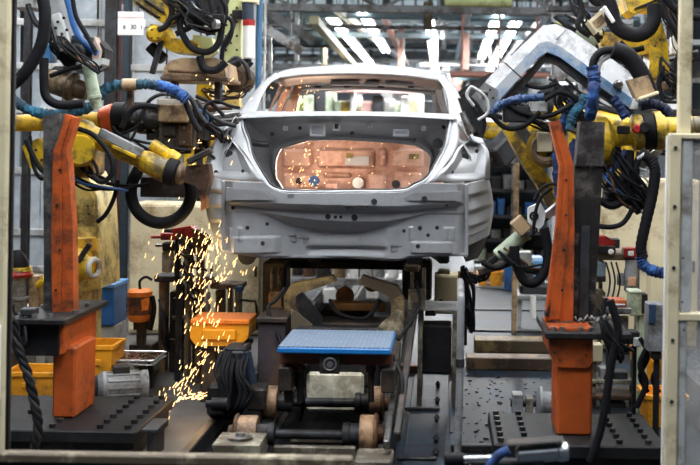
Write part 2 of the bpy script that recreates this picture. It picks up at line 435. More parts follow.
# --- rear deck ledge, shelf panel, bulkhead
m_ = MB(); m_.grid(cloft([(255, 111.3, .64), (300, 112, .64), (345, 112.2, .64), (400, 112.8, .64), (449, 114, .64)],
                         [(236, 118.4, .5), (300, 116.2, .5), (345, 115.8, .5), (400, 116.6, .5), (457, 120, .5)], 30, 4, .012, UP)); car.add('rear_deck', m_, CARM, thick=.004)
outer = [(242, 118, .56), (300, 116, .56), (345, 115.5, .56), (400, 116.5, .56), (451, 119.5, .56), (451, 135, .6), (446, 150, .7), (440, 165, .75), (432, 180, .8), (420, 200, .8), (345, 203, .8), (275, 201, .8), (262, 182, .8), (252, 165, .75), (247, 150, .7), (243, 135, .6)]
inner = [(281, 149, .86), (308.5, 140.6, .86), (345, 140, .86), (391, 142.6, .86), (415, 145.5, .86), (427, 152, .86), (431, 158, .86), (430, 165, .86), (428, 175, .86), (420, 189, .86), (345, 190.5, .86), (283, 189, .86), (276, 178, .86), (275.5, 168, .86), (276, 160, .86), (278, 154, .86)]
m_ = MB(); A = [K(*p) for p in outer]; B = [K(*p) for p in inner]
rws = [[a.lerp(b, t)+FW*o for a, b in zip(A, B)] for t, o in ((0, 0), (.3, .02), (.75, .06), (.88, .02), (1, .0), (1, .05))]
m_.grid(rws, True); bk = car.add('seat_bulkhead', m_, CARI, thick=.003)
for (x0, y0, x1, y1) in ((311, 125, 324.5, 135.5), (333.6, 123, 339.3, 130), (394, 130.5, 408, 135.5), (368, 124, 371, 127), (284, 127, 287, 130), (422, 127, 425, 130)):
    h = MB(); c = (K(x0, y0, .6)+K(x1, y1, .6))/2; hw = (K(x1, y0, .6)-K(x0, y0, .6)).length/2; hh = (K(x0, y0, .6)-K(x0, y1, .6)).length/2
    h.obox(c, (RT, FW, UP), (hw, .012, hh), .004); h2 = MB()
    for sx, sz, a, b in ((-1, 0, .004, hh), (1, 0, .004, hh), (0, -1, hw, .004), (0, 1, hw, .004)):
        h2.obox(c+RT*hw*sx+UP*hh*sz-FW*.012, (RT, FW, UP), (a+.003, .008, b+.003), .002)
    i = car.add('cutout_plate', h, CARI if x1-x0 > 10 else CARD, bk); car.add('panel_rim', h2, CARM, i)  # plates stand for cutouts, the small ones dark as shaded holes
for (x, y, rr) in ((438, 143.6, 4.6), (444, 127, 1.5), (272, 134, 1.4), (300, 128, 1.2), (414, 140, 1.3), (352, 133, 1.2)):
    h = MB(); q = K(x, y, .63); h.ring(q, FW, S(rr, 7.7), S(.8, 7.7), 16, 6); h.cyl(q, q-FW*.004, S(rr, 7.7), n=16); car.add('opening_disc', h, CARD, bk)  # dark disc put where an opening shows only shade
h = MB(); h.tube([K(250, 141.5, .62), K(255, 143, .62), K(263, 144, .62), K(269, 144, .62)], .022, 10); car.add('side_opening', h, CARD, bk)  # dark tube painted in for the shaded oval opening
# --- trunk floor and sides
m_ = MB(); m_.grid([[K(270, 194, .04), K(345, 195, .02), K(420, 194, .04)], [Wc(-.55, .4, 1.22), Wc(0, .4, 1.2), Wc(.55, .4, 1.22)], [Wc(-.55, .9, 1.22), Wc(0, .9, 1.2), Wc(.55, .9, 1.22)]])
m_.grid([[Wc(-.66, .9, 1.05), Wc(.66, .9, 1.05)], [Wc(-.66, 3.3, 1.05), Wc(.66, 3.3, 1.05)]]); car.add('floor_pan', m_, CARI, thick=.004)
m_ = MB(); m_.grid(cloft(GL_IN, [(266, 184, .85), (262, 176, .85), (254, 160, .85), (250, 146, .85), (247, 132, .8), (244, 121, .7)], 14, 3, 0))
m_.grid(cloft(GR_IN, [(424, 184, .85), (428, 177, .85), (438, 161, .85), (444, 147, .85), (447, 133, .8), (450, 121.5, .7)], 14, 3, 0)); car.add('trunk_side', m_, CARI, thick=.003)
# --- dash panel at the front of the cabin, seen through the bulkhead
m_ = MB(); m_.grid([[K(x, y, 2.75 - .05*math.cos((x-350)/60)) for x in range(262, 446, 6)] for y in (126, 140, 160, 180, 200)])
dp = car.add('dash_panel', m_, WARMLIT, thick=.004, label='bulkhead panel at the front of the cabin, toned copper for warm light')
def dpad(x0, y0, x1, y1, dep=.03):
    h = MB(); c = (K(x0, y0, 2.68)+K(x1, y1, 2.68))/2; hw = (K(x1, y0, 2.68)-K(x0, y0, 2.68)).length/2; hh = (K(x0, y0, 2.68)-K(x0, y1, 2.68)).length/2
    h.obox(c, (RT, FW, UP), (hw, dep, hh), .022); car.add('stamped_pad', h, WARMLIT, dp)
for a in ((283, 149, 312, 168), (317, 148.5, 374, 168.5), (378, 148, 386, 167), (390, 148, 424, 168), (283, 173, 318, 190), (323, 172, 352, 178), (366, 172, 386, 191), (392, 172, 422, 190), (323, 181, 340, 191)):
    dpad(*a)
for (x, y, rr, mm) in ((358, 183, 5, LSTEEL), (314, 181, 4.2, BLU), (396, 184, 3, CARD), (299, 181, 2.2, CARD)):
    h = MB(); q = K(x, y, 2.63); h.ring(q, FW, S(rr, 9.7), S(1.2, 9.7), 18, 6); h.cyl(q, q-FW*.01, S(rr, 9.7), n=16); car.add('port', h, mm, dp)
h = MB(); q = K(357, 160.5, 2.63); h.obox(q, (RT, FW, UP), (S(12, 9.7), .004, S(4.5, 9.7)), 0); car.add('paper_sheet', h, WHITE, dp, 'white paper sheet')
h = MB(); q = K(349.5, 155.5, 2.62); h.obox(q, (RT, FW, UP), (S(3.6, 9.7), .004, S(2.5, 9.7)), 0); car.add('yellow_tag', h, YEL, dp)
h = MB(); q = K(414, 156.5, 2.63); h.obox(q, (RT, FW, UP), (S(5, 9.7), .004, S(2.6, 9.7)), 0); car.add('paper_sheet', h, YCREAM, dp)
# --- roof
r0 = [(279, 78, 1.16), (290, 76.2, 1.16), (304, 74.4, 1.16), (325, 73.6, 1.16), (345, 73.2, 1.16), (364, 73.2, 1.16), (390, 74.2, 1.16), (413, 76.2, 1.16), (430, 78.6, 1.16), (441, 80.5, 1.16)]
r1 = [(272, 75.5, 1.3), (288, 69.4, 1.42), (304, 67.6, 1.46), (325, 66, 1.48), (345, 64.8, 1.5), (371, 65, 1.5), (395, 66.3, 1.48), (413, 68, 1.46), (434, 71.2, 1.42), (447, 75.5, 1.3)]
m_ = MB(); A = resample(smooth_path([K(*p) for p in r0], 4), 28); B = resample(smooth_path([K(*p) for p in r1], 4), 28)
rws = [[a.lerp(b, t)+UP*.012*math.sin(math.pi*t) for a, b in zip(A, B)] for t in (0, .25, .5, .75, 1)]
for (dy, dz) in ((.3, .012), (.7, .015), (1.1, -.02), (1.35, -.06)): rws.append([b+FW*dy+UP*dz for b in B])
m_.grid(rws); roof = car.add('roof', m_, CARM, thick=.004)
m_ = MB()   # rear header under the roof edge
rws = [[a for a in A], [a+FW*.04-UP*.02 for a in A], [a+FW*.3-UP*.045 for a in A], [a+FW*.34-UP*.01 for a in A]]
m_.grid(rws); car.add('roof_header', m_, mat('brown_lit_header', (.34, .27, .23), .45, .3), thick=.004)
for x in (338, 352, 372, 392, 406):
    h = MB(); q = K(x, 83.5, 1.36); h.obox(q, (RT, FW, UP), (.05, .05, .012), .004); car.add('header_bracket', h, CARI)
for x in (318, 347, 381, 411):
    h = MB(); q = K(x, 87, 1.48); h.obox(q, (RT, FW, UP), (.022, .03, .006), .002); car.add('header_clip', h, CARD)
h = MB(); h.tube([K(307, 88.5, 1.5), K(345, 87.5, 1.5), K(390, 89, 1.5), K(436, 92.5, 1.5)], .014, 8); car.add('header_flange', h, CARM)
m_ = MB(); m_.grid([[b+FW*1.35-UP*.06 for b in B[2:26]], [b+FW*1.42-UP*.1 for b in B[2:26]]]); car.add('windscreen_header', m_, CARM, thick=.02)
# --- side structure, both sides (cabin sides have no doors)
for s in (-1, 1):
    lab = 'inner pillar toned copper for warm light' if s < 0 else None
    rr = MB(); e = (K(276, 74.5, 1.3) if s < 0 else K(443, 75.5, 1.3))
    rr.tube([e-UP*.02, e+FW*.35-UP*.01, e+FW*1.0-UP*.02, e+FW*1.4-UP*.07, Wc(s*.66, 3.25, 1.74)], .04, 10); car.add('roof_rail', rr, CARM)
    bpil = MB(); bpil.beam(e+FW*.75-UP*.03, Wc(s*.76, 2.35, 1.68), .09, .07, .02); bpil.beam(Wc(s*.76, 2.35, 1.70), Wc(s*.77, 2.4, 1.02), .12, .18, .03); car.add('centre_pillar', bpil, WARMLIT if s < 0 else CARM, label=lab)  # left pillar carries the warm light in its colour
    rk = MB(); rk.beam(Wc(s*.74, 1.35, 1.0), Wc(s*.74, 3.4, 1.0), .14, .13, .03); car.add('rocker_panel', rk, CARM)
    # flank behind the rear door, with wheel arch
    side = MB(); ys = [.34, .5, .62, .69, .72, .78, .88, 1.0, 1.12, 1.24, 1.33, 1.38, 1.41, 1.5, 1.62]
    rws = []
    for y in ys:
        dy = (y-1.05)/.36; zb = .95 if abs(dy) >= 1 else max(.95, .93+.36*math.sqrt(1-dy*dy))
        col = []
        for k in range(8):
            z = zb+(1.66-zb)*k/7
            xo = .80+.028*math.sin(min(1, (y-.3)/.7)*math.pi/2)+.015*math.sin((z-.9)/.75*math.pi)-.06*max(0, (z-1.45)/.2)**2
            if abs(dy) < 1.15: xo += .02*(1-k/7)
            xo -= .035*(1-min(1, (y-.34)/.2))
            col.append(Wc(s*xo, y, z))
        rws.append(col)
    side.grid(rws)
    side.grid([[Wc(s*.77, y, 1.66), Wc(s*.70, y, 1.79)] for y in ys])
    car.add('rear_flank', side, CARM, thick=.004)
    wh = MB(); wh.grid([[Wc(s*.80, 1.05+.35*math.cos(t), .93+.35*math.sin(t)), Wc(s*.52, 1.05+.35*math.cos(t), .93+.35*math.sin(t))] for t in [math.pi*i/14 for i in range(15)]])
    wh.prism([Wc(s*.52, 1.05+.36*math.cos(t), .93+.36*math.sin(t)) for t in [math.pi*i/14 for i in range(15)]], RT*s*.01); car.add('wheel_house', wh, CARI, thick=.004)
    fr = MB(); rws = []
    for y in [3.3, 3.42, 3.5, 3.6, 3.72, 3.84, 3.94, 4.02, 4.2, 4.38]:
        dy = (y-3.72)/.34; zb = .98 if abs(dy) >= 1 else max(.98, .93+.34*math.sqrt(1-dy*dy))
        rws.append([Wc(s*(.82-.10*max(0, (y-4.0)/.4)**2-.03*max(0, (z-1.4)/.3)), y, z) for z in [zb+(1.70-.12*max(0, (y-3.3))/1.1-zb)*k/5 for k in range(6)]])
    fr.grid(rws); car.add('front_fender', fr, CARM, thick=.004)
    wp = MB(); wp.grid([[K(288, 83, 1.5), K(284.5, 83.5, 1.5)], [K(270, 112, 1.2), K(275, 112, 1.2)]] if s < 0 else [[K(440, 84, 1.5), K(443, 84, 1.5)], [K(446, 112, 1.3), K(449, 112, 1.3)]]); car.add('window_pillar', wp, CARM, thick=.02)
h = MB(); h.grid([[K(304, 82, 2.1), K(297, 82.5, 2.1)], [K(299, 96, 2.0), K(291, 96, 2.0)], [K(293, 113, 1.9), K(281, 113, 1.9)]]); car.add('inner_pillar', h, WARMLIT, thick=.03, label='inner pillar toned copper for warm light, seen through the rear window')
m_ = MB(); m_.grid([[Wc(-.66, 3.25, 1.72), Wc(0, 3.3, 1.73), Wc(.66, 3.25, 1.72)], [Wc(-.78, 3.4, 1.69), Wc(0, 3.4, 1.71), Wc(.78, 3.4, 1.69)], [Wc(-.75, 3.9, 1.66), Wc(0, 3.9, 1.69), Wc(.75, 3.9, 1.66)], [Wc(-.66, 4.35, 1.54), Wc(0, 4.42, 1.57), Wc(.66, 4.35, 1.54)]]); car.add('bonnet', m_, CARM, thick=.004)
m_ = MB(); m_.grid([[Wc(-.7, 4.38, 1.5), Wc(0, 4.45, 1.52), Wc(.7, 4.38, 1.5)], [Wc(-.7, 4.42, 1.0), Wc(0, 4.48, 1.0), Wc(.7, 4.42, 1.0)]]); car.add('front_panel', m_, CARM, thick=.01)
# --- underbody
m_ = MB(); m_.obox(Wc(0, .64, 1.02), (RT, FW, UP), (.62, .34, .07), .03)
m_.obox(Wc(0, 2.2, .99), (RT, FW, UP), (.60, 1.2, .04), .02); ub = car.add('underbody', m_, CARD)
for x in (-.62, -.2, .25, .6):
    h = MB(); h.beam(Wc(x, .26, .93), Wc(x*.9, .9, .93), .07, .06, .012); car.add('cross_rail', h, BLKM, ub)
h = MB(); h.cyl(K(247, 256, .2), K(247, 256, .2)+FW*.12, .055, .045); car.add('tow_loop', h, CARD, ub)
h = MB(); h.cyl(Wc(.42, .24, .925), Wc(.42, .36, .92), .05); car.add('tow_loop', h, CARD, ub)
car.done()
# ================================================================ setting
FLOOR = mat('dark_slate_floor', (.012, .031, .056), .5, 0, .4, 1.6, (.014, .016, .02), .45, .15, spec=.10, dscale=2.2)
FLOORL = mat('grey_steel_floor_plate', (.10, .096, .094), .6, .0, .3, 3, (.06, .055, .05), .45, .1)
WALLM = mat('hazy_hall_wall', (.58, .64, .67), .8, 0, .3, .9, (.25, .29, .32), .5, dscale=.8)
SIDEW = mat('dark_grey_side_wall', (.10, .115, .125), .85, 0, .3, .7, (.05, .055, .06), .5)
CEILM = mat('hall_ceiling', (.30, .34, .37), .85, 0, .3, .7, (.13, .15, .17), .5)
m = MB(); m.box((-9, -8, -.1), (9, 46, 0)); struct('floor', m, FLOOR)
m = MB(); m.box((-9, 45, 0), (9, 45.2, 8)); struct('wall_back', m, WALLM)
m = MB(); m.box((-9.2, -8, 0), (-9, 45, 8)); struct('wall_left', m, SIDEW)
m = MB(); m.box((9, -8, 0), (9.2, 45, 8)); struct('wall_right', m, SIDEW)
m = MB(); m.box((-9.2, 2.5, 8), (9.2, 45.2, 8.15)); struct('ceiling', m, CEILM)
GLOWLO = emit('backdrop_glow', (.86, .94, 1.0), 1.0)  # glowing panes added to brighten the far end of the hall
for i, x in enumerate((-7.4, -5.2, -3.0, -.8, 1.4, 3.6, 5.8)):
    m = MB(); m.box((x, 44.96, 1.2), (x+1.7, 44.99, 3.0)); o = struct('window_%d' % (i+1), m, GLOWLO)
    f = MB(); f.box((x-.06, 44.9, 1.12), (x+1.76, 44.97, 1.2)); f.box((x-.06, 44.9, 3.0), (x+1.76, 44.97, 3.08))
    for k in range(4): f.box((x-.06+k*.587, 44.9, 1.12), (x+.0+k*.587, 44.97, 3.08))
    f.box((x, 44.9, 2.07), (x+1.7, 44.97, 2.13))
    fo = link('window_frame', f.mesh('window_frame', GREY, V((0, 0, 0)))); fo.parent = o; fo.parent = o
GLOWHI = emit('upper_backdrop_glow', (.72, .86, .95), .42)  # upper glowing panes added to lift the background brightness
for i in range(8):
    x = -8.6+i*2.15; m = MB(); m.box((x, 44.95, 4.1), (x+1.95, 44.99, 7.6)); o = struct('window_%d' % (i+8), m, GLOWHI)
    f = MB()
    for k in range(5): f.box((x-.05+k*.487, 44.9, 4.05), (x+.03+k*.487, 44.95, 7.65))
    for k in range(4): f.box((x, 44.9, 4.05+k*1.16), (x+1.95, 44.95, 4.13+k*1.16))
    fo = link('window_frame', f.mesh('window_frame', GREY, V((0, 0, 0)))); fo.parent = o
# ---- rows of strip lamps under the roof
TUBE = emit('lit_fluorescent_tube', (.97, .98, 1.0), 16.0)
def lamp_proto(loc, L=1.35):
    t = T('strip_lamp', 'lit twin tube strip lamp in the rows hung under the hall roof', 'ceiling light', 'strip lamps under the hall roof')
    x, y, z = loc
    h = MB(); h.box((x-.085, y, z+.05), (x+.085, y+L, z+.11), .012); t.add('housing', h, LGREY)
    for s in (-1, 1):
        u = MB(); u.cyl((x+s*.05, y+.03, z+.02), (x+s*.05, y+L-.03, z+.02), .026, n=10); t.add('tube', u, TUBE)
    for yy in (y+.2, y+L-.2):
        u = MB(); u.cyl((x, yy, z+.11), (x, yy, z+.9), .008, n=6); t.add('hanger', u, GREY)
    return t.done()
lamps = None; l0 = V((-1.82, 18.6, 3.62))
for X, d0, n in ((-1.82, 18.6, 7), (-1.27, 17.8, 5), (-.28, 18.2, 8), (.77, 17.6, 6), (1.10, 19, 8), (1.42, 21.5, 4)):
    for k in range(n):
        if lamps is None: lamps = lamp_proto(l0)
        else: dup(lamps, V((X, d0+k*1.5, 3.62))-l0)
# near rows above the cell (outside the frame, they light it)
for X in (-2.6, -.5, 1.7):
    for k in range(4): dup(lamps, V((X, 2.2+k*2.2, 4.5))-l0)
for X in (-4.6, 4.2):
    for k in range(4): dup(lamps, V((X, 8.6+k*2, 4.7))-l0)
for X in (-3.5, 0, 3.5):
    for k in range(3): dup(lamps, V((X, 33+k*3, 4.0))-l0)  # far rows added to brighten the back wall
# ---- beams, ducts and pipes overhead
def bar(name, a, b, w, h, m, label, cat, up=None):
    k = MB(); k.beam(a, b, w, h, .006, up); return solo(name, k, m, label, cat)
def truss(D, y0, y1, m, label, x0=250, x1=600, n=16):
    t = T('roof_truss', label, 'roof truss'); a0, a1 = P(x0, y0, D), P(x1, y0, D); b0, b1 = P(x0, y1, D), P(x1, y1, D)
    a1.z = a0.z = P(VX, y0, D).z; b1.z = b0.z = P(VX, y1, D).z
    k = MB(); k.beam(a0, a1, .1, .1, .01); t.add('upper_chord', k, m)
    k = MB(); k.beam(b0, b1, .1, .1, .01); t.add('lower_chord', k, m)
    for i in range(n):
        p = a0.lerp(a1, i/n); q = b0.lerp(b1, (i+.5)/n); r = a0.lerp(a1, (i+1)/n)
        k = MB(); k.beam(p, q, .045, .045, .004); t.add('web_strut', k, m)
        k = MB(); k.beam(q, r, .045, .045, .004); t.add('web_strut', k, m)
    return t.done()
truss(15.5, -14, 10, GREY, 'nearest grey truss with few struts across the hall, right at the top edge', n=4)
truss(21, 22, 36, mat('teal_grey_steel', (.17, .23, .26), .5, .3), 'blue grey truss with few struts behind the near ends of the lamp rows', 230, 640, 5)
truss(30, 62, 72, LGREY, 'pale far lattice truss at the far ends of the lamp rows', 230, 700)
DUCT = mat('grey_blue_duct', (.22, .30, .34), .45, .5, .2, 2)
def hpipe(name, y, D, r, m, label, cat, x0=240, x1=640):
    a, b = P(x0, y, D), P(x1, y, D); a.z = b.z = P((x0+x1)/2, y, D).z
    k = MB(); k.cyl(a, b, r, n=14)
    for f_ in (.12, .5, .88): q = a.lerp(b, f_); k.cyl(q, V((q.x, q.y, 8.0)), .015, n=6)
    return solo(name, k, m, label, cat)
hpipe('air_duct', 46, 34, .13, DUCT, 'thick blue grey air duct across the hall behind the lamp tubes', 'duct')
hpipe('pipe', 58, 33, .06, LGREY, 'pale pipe across the hall just under the thick air duct', 'pipe')
hpipe('pipe', 28, 17.0, .03, STEEL, 'thin steel pipe across the hall between air duct and far truss', 'pipe')
hpipe('pipe', 75, 15.5, .042, mat('pink_primer', (.52, .25, .2), .5, .2), 'pink pipe above the right shoulder of the car roof', 'pipe', 450, 548)
hpipe('pipe', 17, 18, .05, DUCT, 'blue grey pipe across the hall near the top edge', 'pipe')
hpipe('crane_beam', 2, 14, .06, YGRN, 'yellow green crane beam at the top edge above the lamp rows', 'beam', 445, 512)
hpipe('pipe', 66, 20, .03, LSTEEL, 'bright thin pipe level with the car roof', 'pipe', 420, 560)
BRN2 = mat('brown_red_steel', (.30, .17, .14), .5, .3)
def along(name, p, q, w, m, label, cat): return bar(name, P(*p), P(*q), w, w, m, label, cat)
along('beam', (383, 14, 18), (406, 64, 27), .09, BRN2, 'brown red beam running away between two lamp rows', 'beam')
along('beam', (314, 20, 15), (354, 66, 24), .11, mat('olive_beam', (.36, .33, .2), .5, .2), 'olive coloured conveyor beam running away left of the lamp rows', 'beam')
along('beam', (335, 8, 17), (410, 66, 34), .10, LGREY, 'pale beam running away right beside the leftmost lamp rows', 'beam')
along('beam', (470, 6, 16), (455, 66, 34), .09, DUCT, 'blue grey beam running away right of the middle lamp row', 'beam')
along('beam', (555, 6, 16), (500, 66, 30), .10, STEEL, 'steel beam running away at the right of all lamp rows', 'beam')
def hang(x, y0, y1, D, w, m, label): return bar('hanger_post', P(x, y0, D), P(x, y1, D), w, w, m, label, 'post')
hang(466, 33, 70, 20, .10, BRN2, 'short brown red hanger post between the lamp rows right of the roof')
hang(428, 2, 30, 16, .12, CREAMD, 'cream hanger post at the near end of the middle lamp row')
hang(297, 5, 62, 17, .06, LGREY, 'pale hanger post left above the car roof')
hang(325, 48, 66, 19, .06, TAN, 'short tan hanger post just above the car roof')
hang(270, 30, 75, 16, .05, STEEL, 'thin steel hanger post left of the car roof')
hang(482, 2, 66, 24, .05, GREY, 'thin grey hanger post between two right lamp rows')
hang(443, 18, 40, 19, .07, GREY, 'grey hanger post beside the middle lamp row')
t = T('roof_frame', 'grid of many thin grey roof beams and hangers in front of the far wall', 'roof frame')
rs = random.Random(3)
for i in range(22):
    D_ = rs.uniform(24, 43); y = rs.uniform(-14, 84); w_ = rs.uniform(.05, .2); x0 = rs.uniform(150, 420); x1 = x0+rs.uniform(120, 380)
    a, b = P(x0, y, D_), P(x1, y, D_); b.z = a.z; k = MB(); k.beam(a, b, w_, w_, .01); t.add('beam', k, rs.choice([LGREY, GREY, DUCT, STEEL, DGR, WHITE, GREY, BRN2]))
for i in range(26):
    D_ = rs.uniform(22, 43); x = rs.uniform(200, 640); y = rs.uniform(-10, 40); w_ = rs.uniform(.04, .12); k = MB(); a, b = P(x, y, D_), P(x, y+rs.uniform(20, 60), D_); b.x = a.x; k.beam(a, b, w_, w_, .01); t.add('hanger', k, rs.choice([LGREY, GREY, DUCT, DGR, BRN2]))
for i in range(16):
    D_ = rs.uniform(20, 40); x = rs.uniform(250, 640); y = rs.uniform(0, 70); k = MB(); k.boxpx(x, y, x+rs.uniform(5, 16), y+rs.uniform(4, 9), D_, .5, .02); t.add('junction_box', k, rs.choice([LGREY, GREY, DGR, WHITE, GRN, TAN]))
t.done()
# cable trays and clutter in the upper left gap
for (x0, y0, x1, y1, D, m_, lb) in ((256, 22, 300, 50, 15, STEEL, 'steel cable tray slanting down left of the lamp rows'),
                                   (262, 8, 312, 40, 16, GREY, 'grey cable tray slanting down above the steel one')):
    k = MB(); a, b = P(x0, y0, D), P(x1, y1, D)
    k.beam(a, b, .02, .12, .003); k.beam(a+V((.0, .25, 0)), b+V((0, .25, 0)), .02, .12, .003)
    for i in range(9):
        q = a.lerp(b, (i+.5)/9); k.beam(q, q+V((0, .25, 0)), .02, .02)
    for f_ in (.2, .8): q = a.lerp(b, f_); k.cyl(q, V((q.x, q.y, 8.0)), .012, n=6)
    solo('cable_tray', k, m_, lb, 'cable tray')
# ---- far things down the aisle
def fbox(name, x0, y0, x1, y1, D, dep, m, label, cat, ch=.01):
    k = MB(); k.boxpx(x0, y0, x1, y1, D, dep, ch); return solo(name, k, m, label, cat)
def cabinet(x0, y0, x1, y1, D, dep, m, label, cat='cabinet', nd=1, hm=DGR, group=None):
    """cabinet body with real doors, handles and a plinth; stands on the floor when y1 reaches it"""
    t = T('cabinet', label, cat, group); a, b = P(x0, y1, D), P(x1, y0, D); a.z = max(0, a.z)
    if a.z < .12: a.z = 0
    k = MB(); k.box((a.x, D, a.z+.03), (b.x, D+dep, b.z), .012); t.add('body', k, m)
    k = MB(); k.box((a.x+.02, D+.02, a.z), (b.x-.02, D+dep-.02, a.z+.04)); t.add('plinth', k, DGR)
    w = (b.x-a.x)/nd
    for i in range(nd):
        k = MB(); k.box((a.x+w*i+.012, D-.018, a.z+.06), (a.x+w*(i+1)-.012, D-.001, b.z-.02), .006); d = t.add('door', k, m)
        k = MB(); k.box((a.x+w*(i+.86), D-.035, (a.z+b.z)/2-.04), (a.x+w*(i+.86)+.02, D-.016, (a.z+b.z)/2+.05), .004); t.add('handle', k, hm, d)
    return t.done()
def crate(x0, y0, x1, y1, D, dep, m, label, group=None):
    """open stacking bin: floor, four flared walls, thick rim"""
    t = T('crate', label, 'crate', group); a, b = P(x0, y1, D), P(x1, y0, D)
    a.z = max(a.z, 0.0); w, h = b.x-a.x, b.z-a.z; i = .06*w
    lo = [V((a.x+i, D+i, a.z)), V((b.x-i, D+i, a.z)), V((b.x-i, D+dep-i, a.z)), V((a.x+i, D+dep-i, a.z))]
    hi = [V((a.x, D, b.z)), V((b.x, D, b.z)), V((b.x, D+dep, b.z)), V((a.x, D+dep, b.z))]
    c = sum(hi, V())/4
    def inn(p, k=.94): return V((c.x+(p.x-c.x)*k, c.y+(p.y-c.y)*k, p.z))
    k = MB(); rows = [lo, hi, [inn(p) for p in hi], [inn(p)+V((0, 0, .012)) for p in lo]]
    k.grid(rows, True); o = len(k.v); k.f.append((0, 1, 2, 3)); k.f.append((12, 15, 14, 13)); t.add('tub', k, m)
    k = MB()
    for p, q in zip(hi, hi[1:]+hi[:1]): k.beam(p-V((0, 0, .012)), q-V((0, 0, .012)), .02, .03, .004)
    t.add('rim', k, m)
    k = MB(); k.box((a.x+w*.36, D-.006, a.z+h*.52), (a.x+w*.64, D+.02, a.z+h*.68), .004); t.add('hand_grip', k, m)
    return t.done()
# ---- generic yellow welding robot for the background
def far_robot(base, s, az, lean, elbow, fore, label, m=YEL, grp=None):
    """base point, scale, heading, joint angles"""
    t = T('welding_robot', label, 'robot', grp); b = V(base); hx = V((math.cos(az), math.sin(az), 0)); sd = V((-hx.y, hx.x, 0))
    k = MB(); k.box(b+V((-.3*s, -.3*s, 0)), b+V((.3*s, .3*s, .35*s)), .03); t.add('pedestal', k, DGR)
    k = MB(); k.lathe(b+V((0, 0, .35*s)), V((0, 0, 1)), [(0, .26*s), (.1*s, .27*s), (.14*s, .22*s), (.4*s, .2*s), (.45*s, .14*s)], 18); t.add('turret', k, m)
    j1 = b+V((0, 0, .75*s))+hx*.12*s; d1 = hx*math.sin(lean)+UP*math.cos(lean); j2 = j1+d1*.95*s
    k = MB(); k.beam(j1, j2, .17*s, .22*s, .03*s, sd); k.cyl(j1-sd*.16*s, j1+sd*.16*s, .17*s); a = t.add('lower_arm', k, m)
    k = MB(); k.cyl(j1+sd*.16*s, j1+sd*.34*s, .11*s, .1*s); t.add('motor', k, BLKM, a)
    k = MB(); k.cyl(j2-sd*.17*s, j2+sd*.17*s, .16*s); k.obox(j2-hx*.1*s+UP*.08*s, (hx, sd, UP), (.2*s, .14*s, .13*s), .03*s); t.add('elbow_housing', k, m)
    d2 = hx*math.cos(elbow)+UP*math.sin(elbow); j3 = j2+d2*.95*s
    k = MB(); k.cyl(j2+UP*.1*s, j3, .13*s, .09*s); f = t.add('forearm', k, m)
    k = MB(); k.cyl(j3-d2*.02*s, j3+d2*.05*s, .105*s); t.add('wrist_band', k, BLK, f)
    d3 = hx*math.cos(fore)+UP*math.sin(fore); j4 = j3+d3*.3*s
    k = MB(); k.cyl(j3+d2*.05*s, j4, .085*s, .07*s); t.add('wrist', k, m)
    k = MB(); k.obox(j4+d3*.2*s, (d3, sd, d3.cross(sd)), (.2*s, .1*s, .1*s), .02*s); k.beam(j4+d3*.3*s, j4+d3*.75*s, .06*s, .05*s, .01); t.add('spot_gun', k, DGR)
    k = MB(); k.tube([b+V((0, 0, .5*s))-hx*.3*s, j1-hx*.3*s, j2-hx*.3*s+UP*.05*s, j2+d2*.4*s+UP*.2*s, j3+UP*.14*s, j4+d3*.1*s+UP*.05*s], .032*s, 8, 8, .08); t.add('hose', k, BLK)
    return t.done()
# ================================================================ carriage under the car
MATTOP = bpy.data.materials.new('blue_grip_mat'); MATTOP.use_nodes = True
_n = MATTOP.node_tree.nodes; _l = MATTOP.node_tree.links
_tc = _n.new('ShaderNodeTexCoord'); _v = _n.new('ShaderNodeTexVoronoi'); _v.inputs['Scale'].default_value = 42; _v.inputs['Randomness'].default_value = .12
_r = _n.new('ShaderNodeValToRGB'); _r.color_ramp.elements[0].position = .36; _r.color_ramp.elements[0].color = (.40, .45, .50, 1)
_r.color_ramp.elements[1].position = .52; _r.color_ramp.elements[1].color = (.12, .165, .23, 1)
_l.new(_tc.outputs['Object'], _v.inputs['Vector']); _l.new(_v.outputs['Distance'], _r.inputs['Fac']); _l.new(_r.outputs['Color'], _n['Principled BSDF'].inputs['Base Color'])
_n['Principled BSDF'].inputs['Roughness'].default_value = .4
BLUE_E = mat('blue_edge_paint', (.01, .17, .48), .4, 0, .1, 6)
WOODT = mat('tan_wheel_tread', (.42, .25, .13), .55, 0, .25, 12, (.12, .07, .04), .35)
OLIVE = mat('dirty_beige_steel', (.36, .33, .25), .6, .1, .3, 7, (.08, .065, .045), .45)
OLIV2 = mat('ochre_steel', (.36, .25, .10), .6, .1, .3, 8, (.08, .055, .03), .45)
cr = T('carriage', 'low wheeled carriage with a blue topped step plate, standing on rails under the car', 'carriage')
z0 = .6; a, b = P(277, 348, 6.0), P(391, 349.5, 6.0)
k = MB(); k.box((a.x, 6.0, z0-.03), (b.x, 6.58, z0), .006); pl = cr.add('step_plate', k, BLUE_E)
k = MB(); k.box((a.x+.006, 6.006, z0), (b.x-.006, 6.574, z0+.005)); cr.add('grip_mat', k, MATTOP, pl)
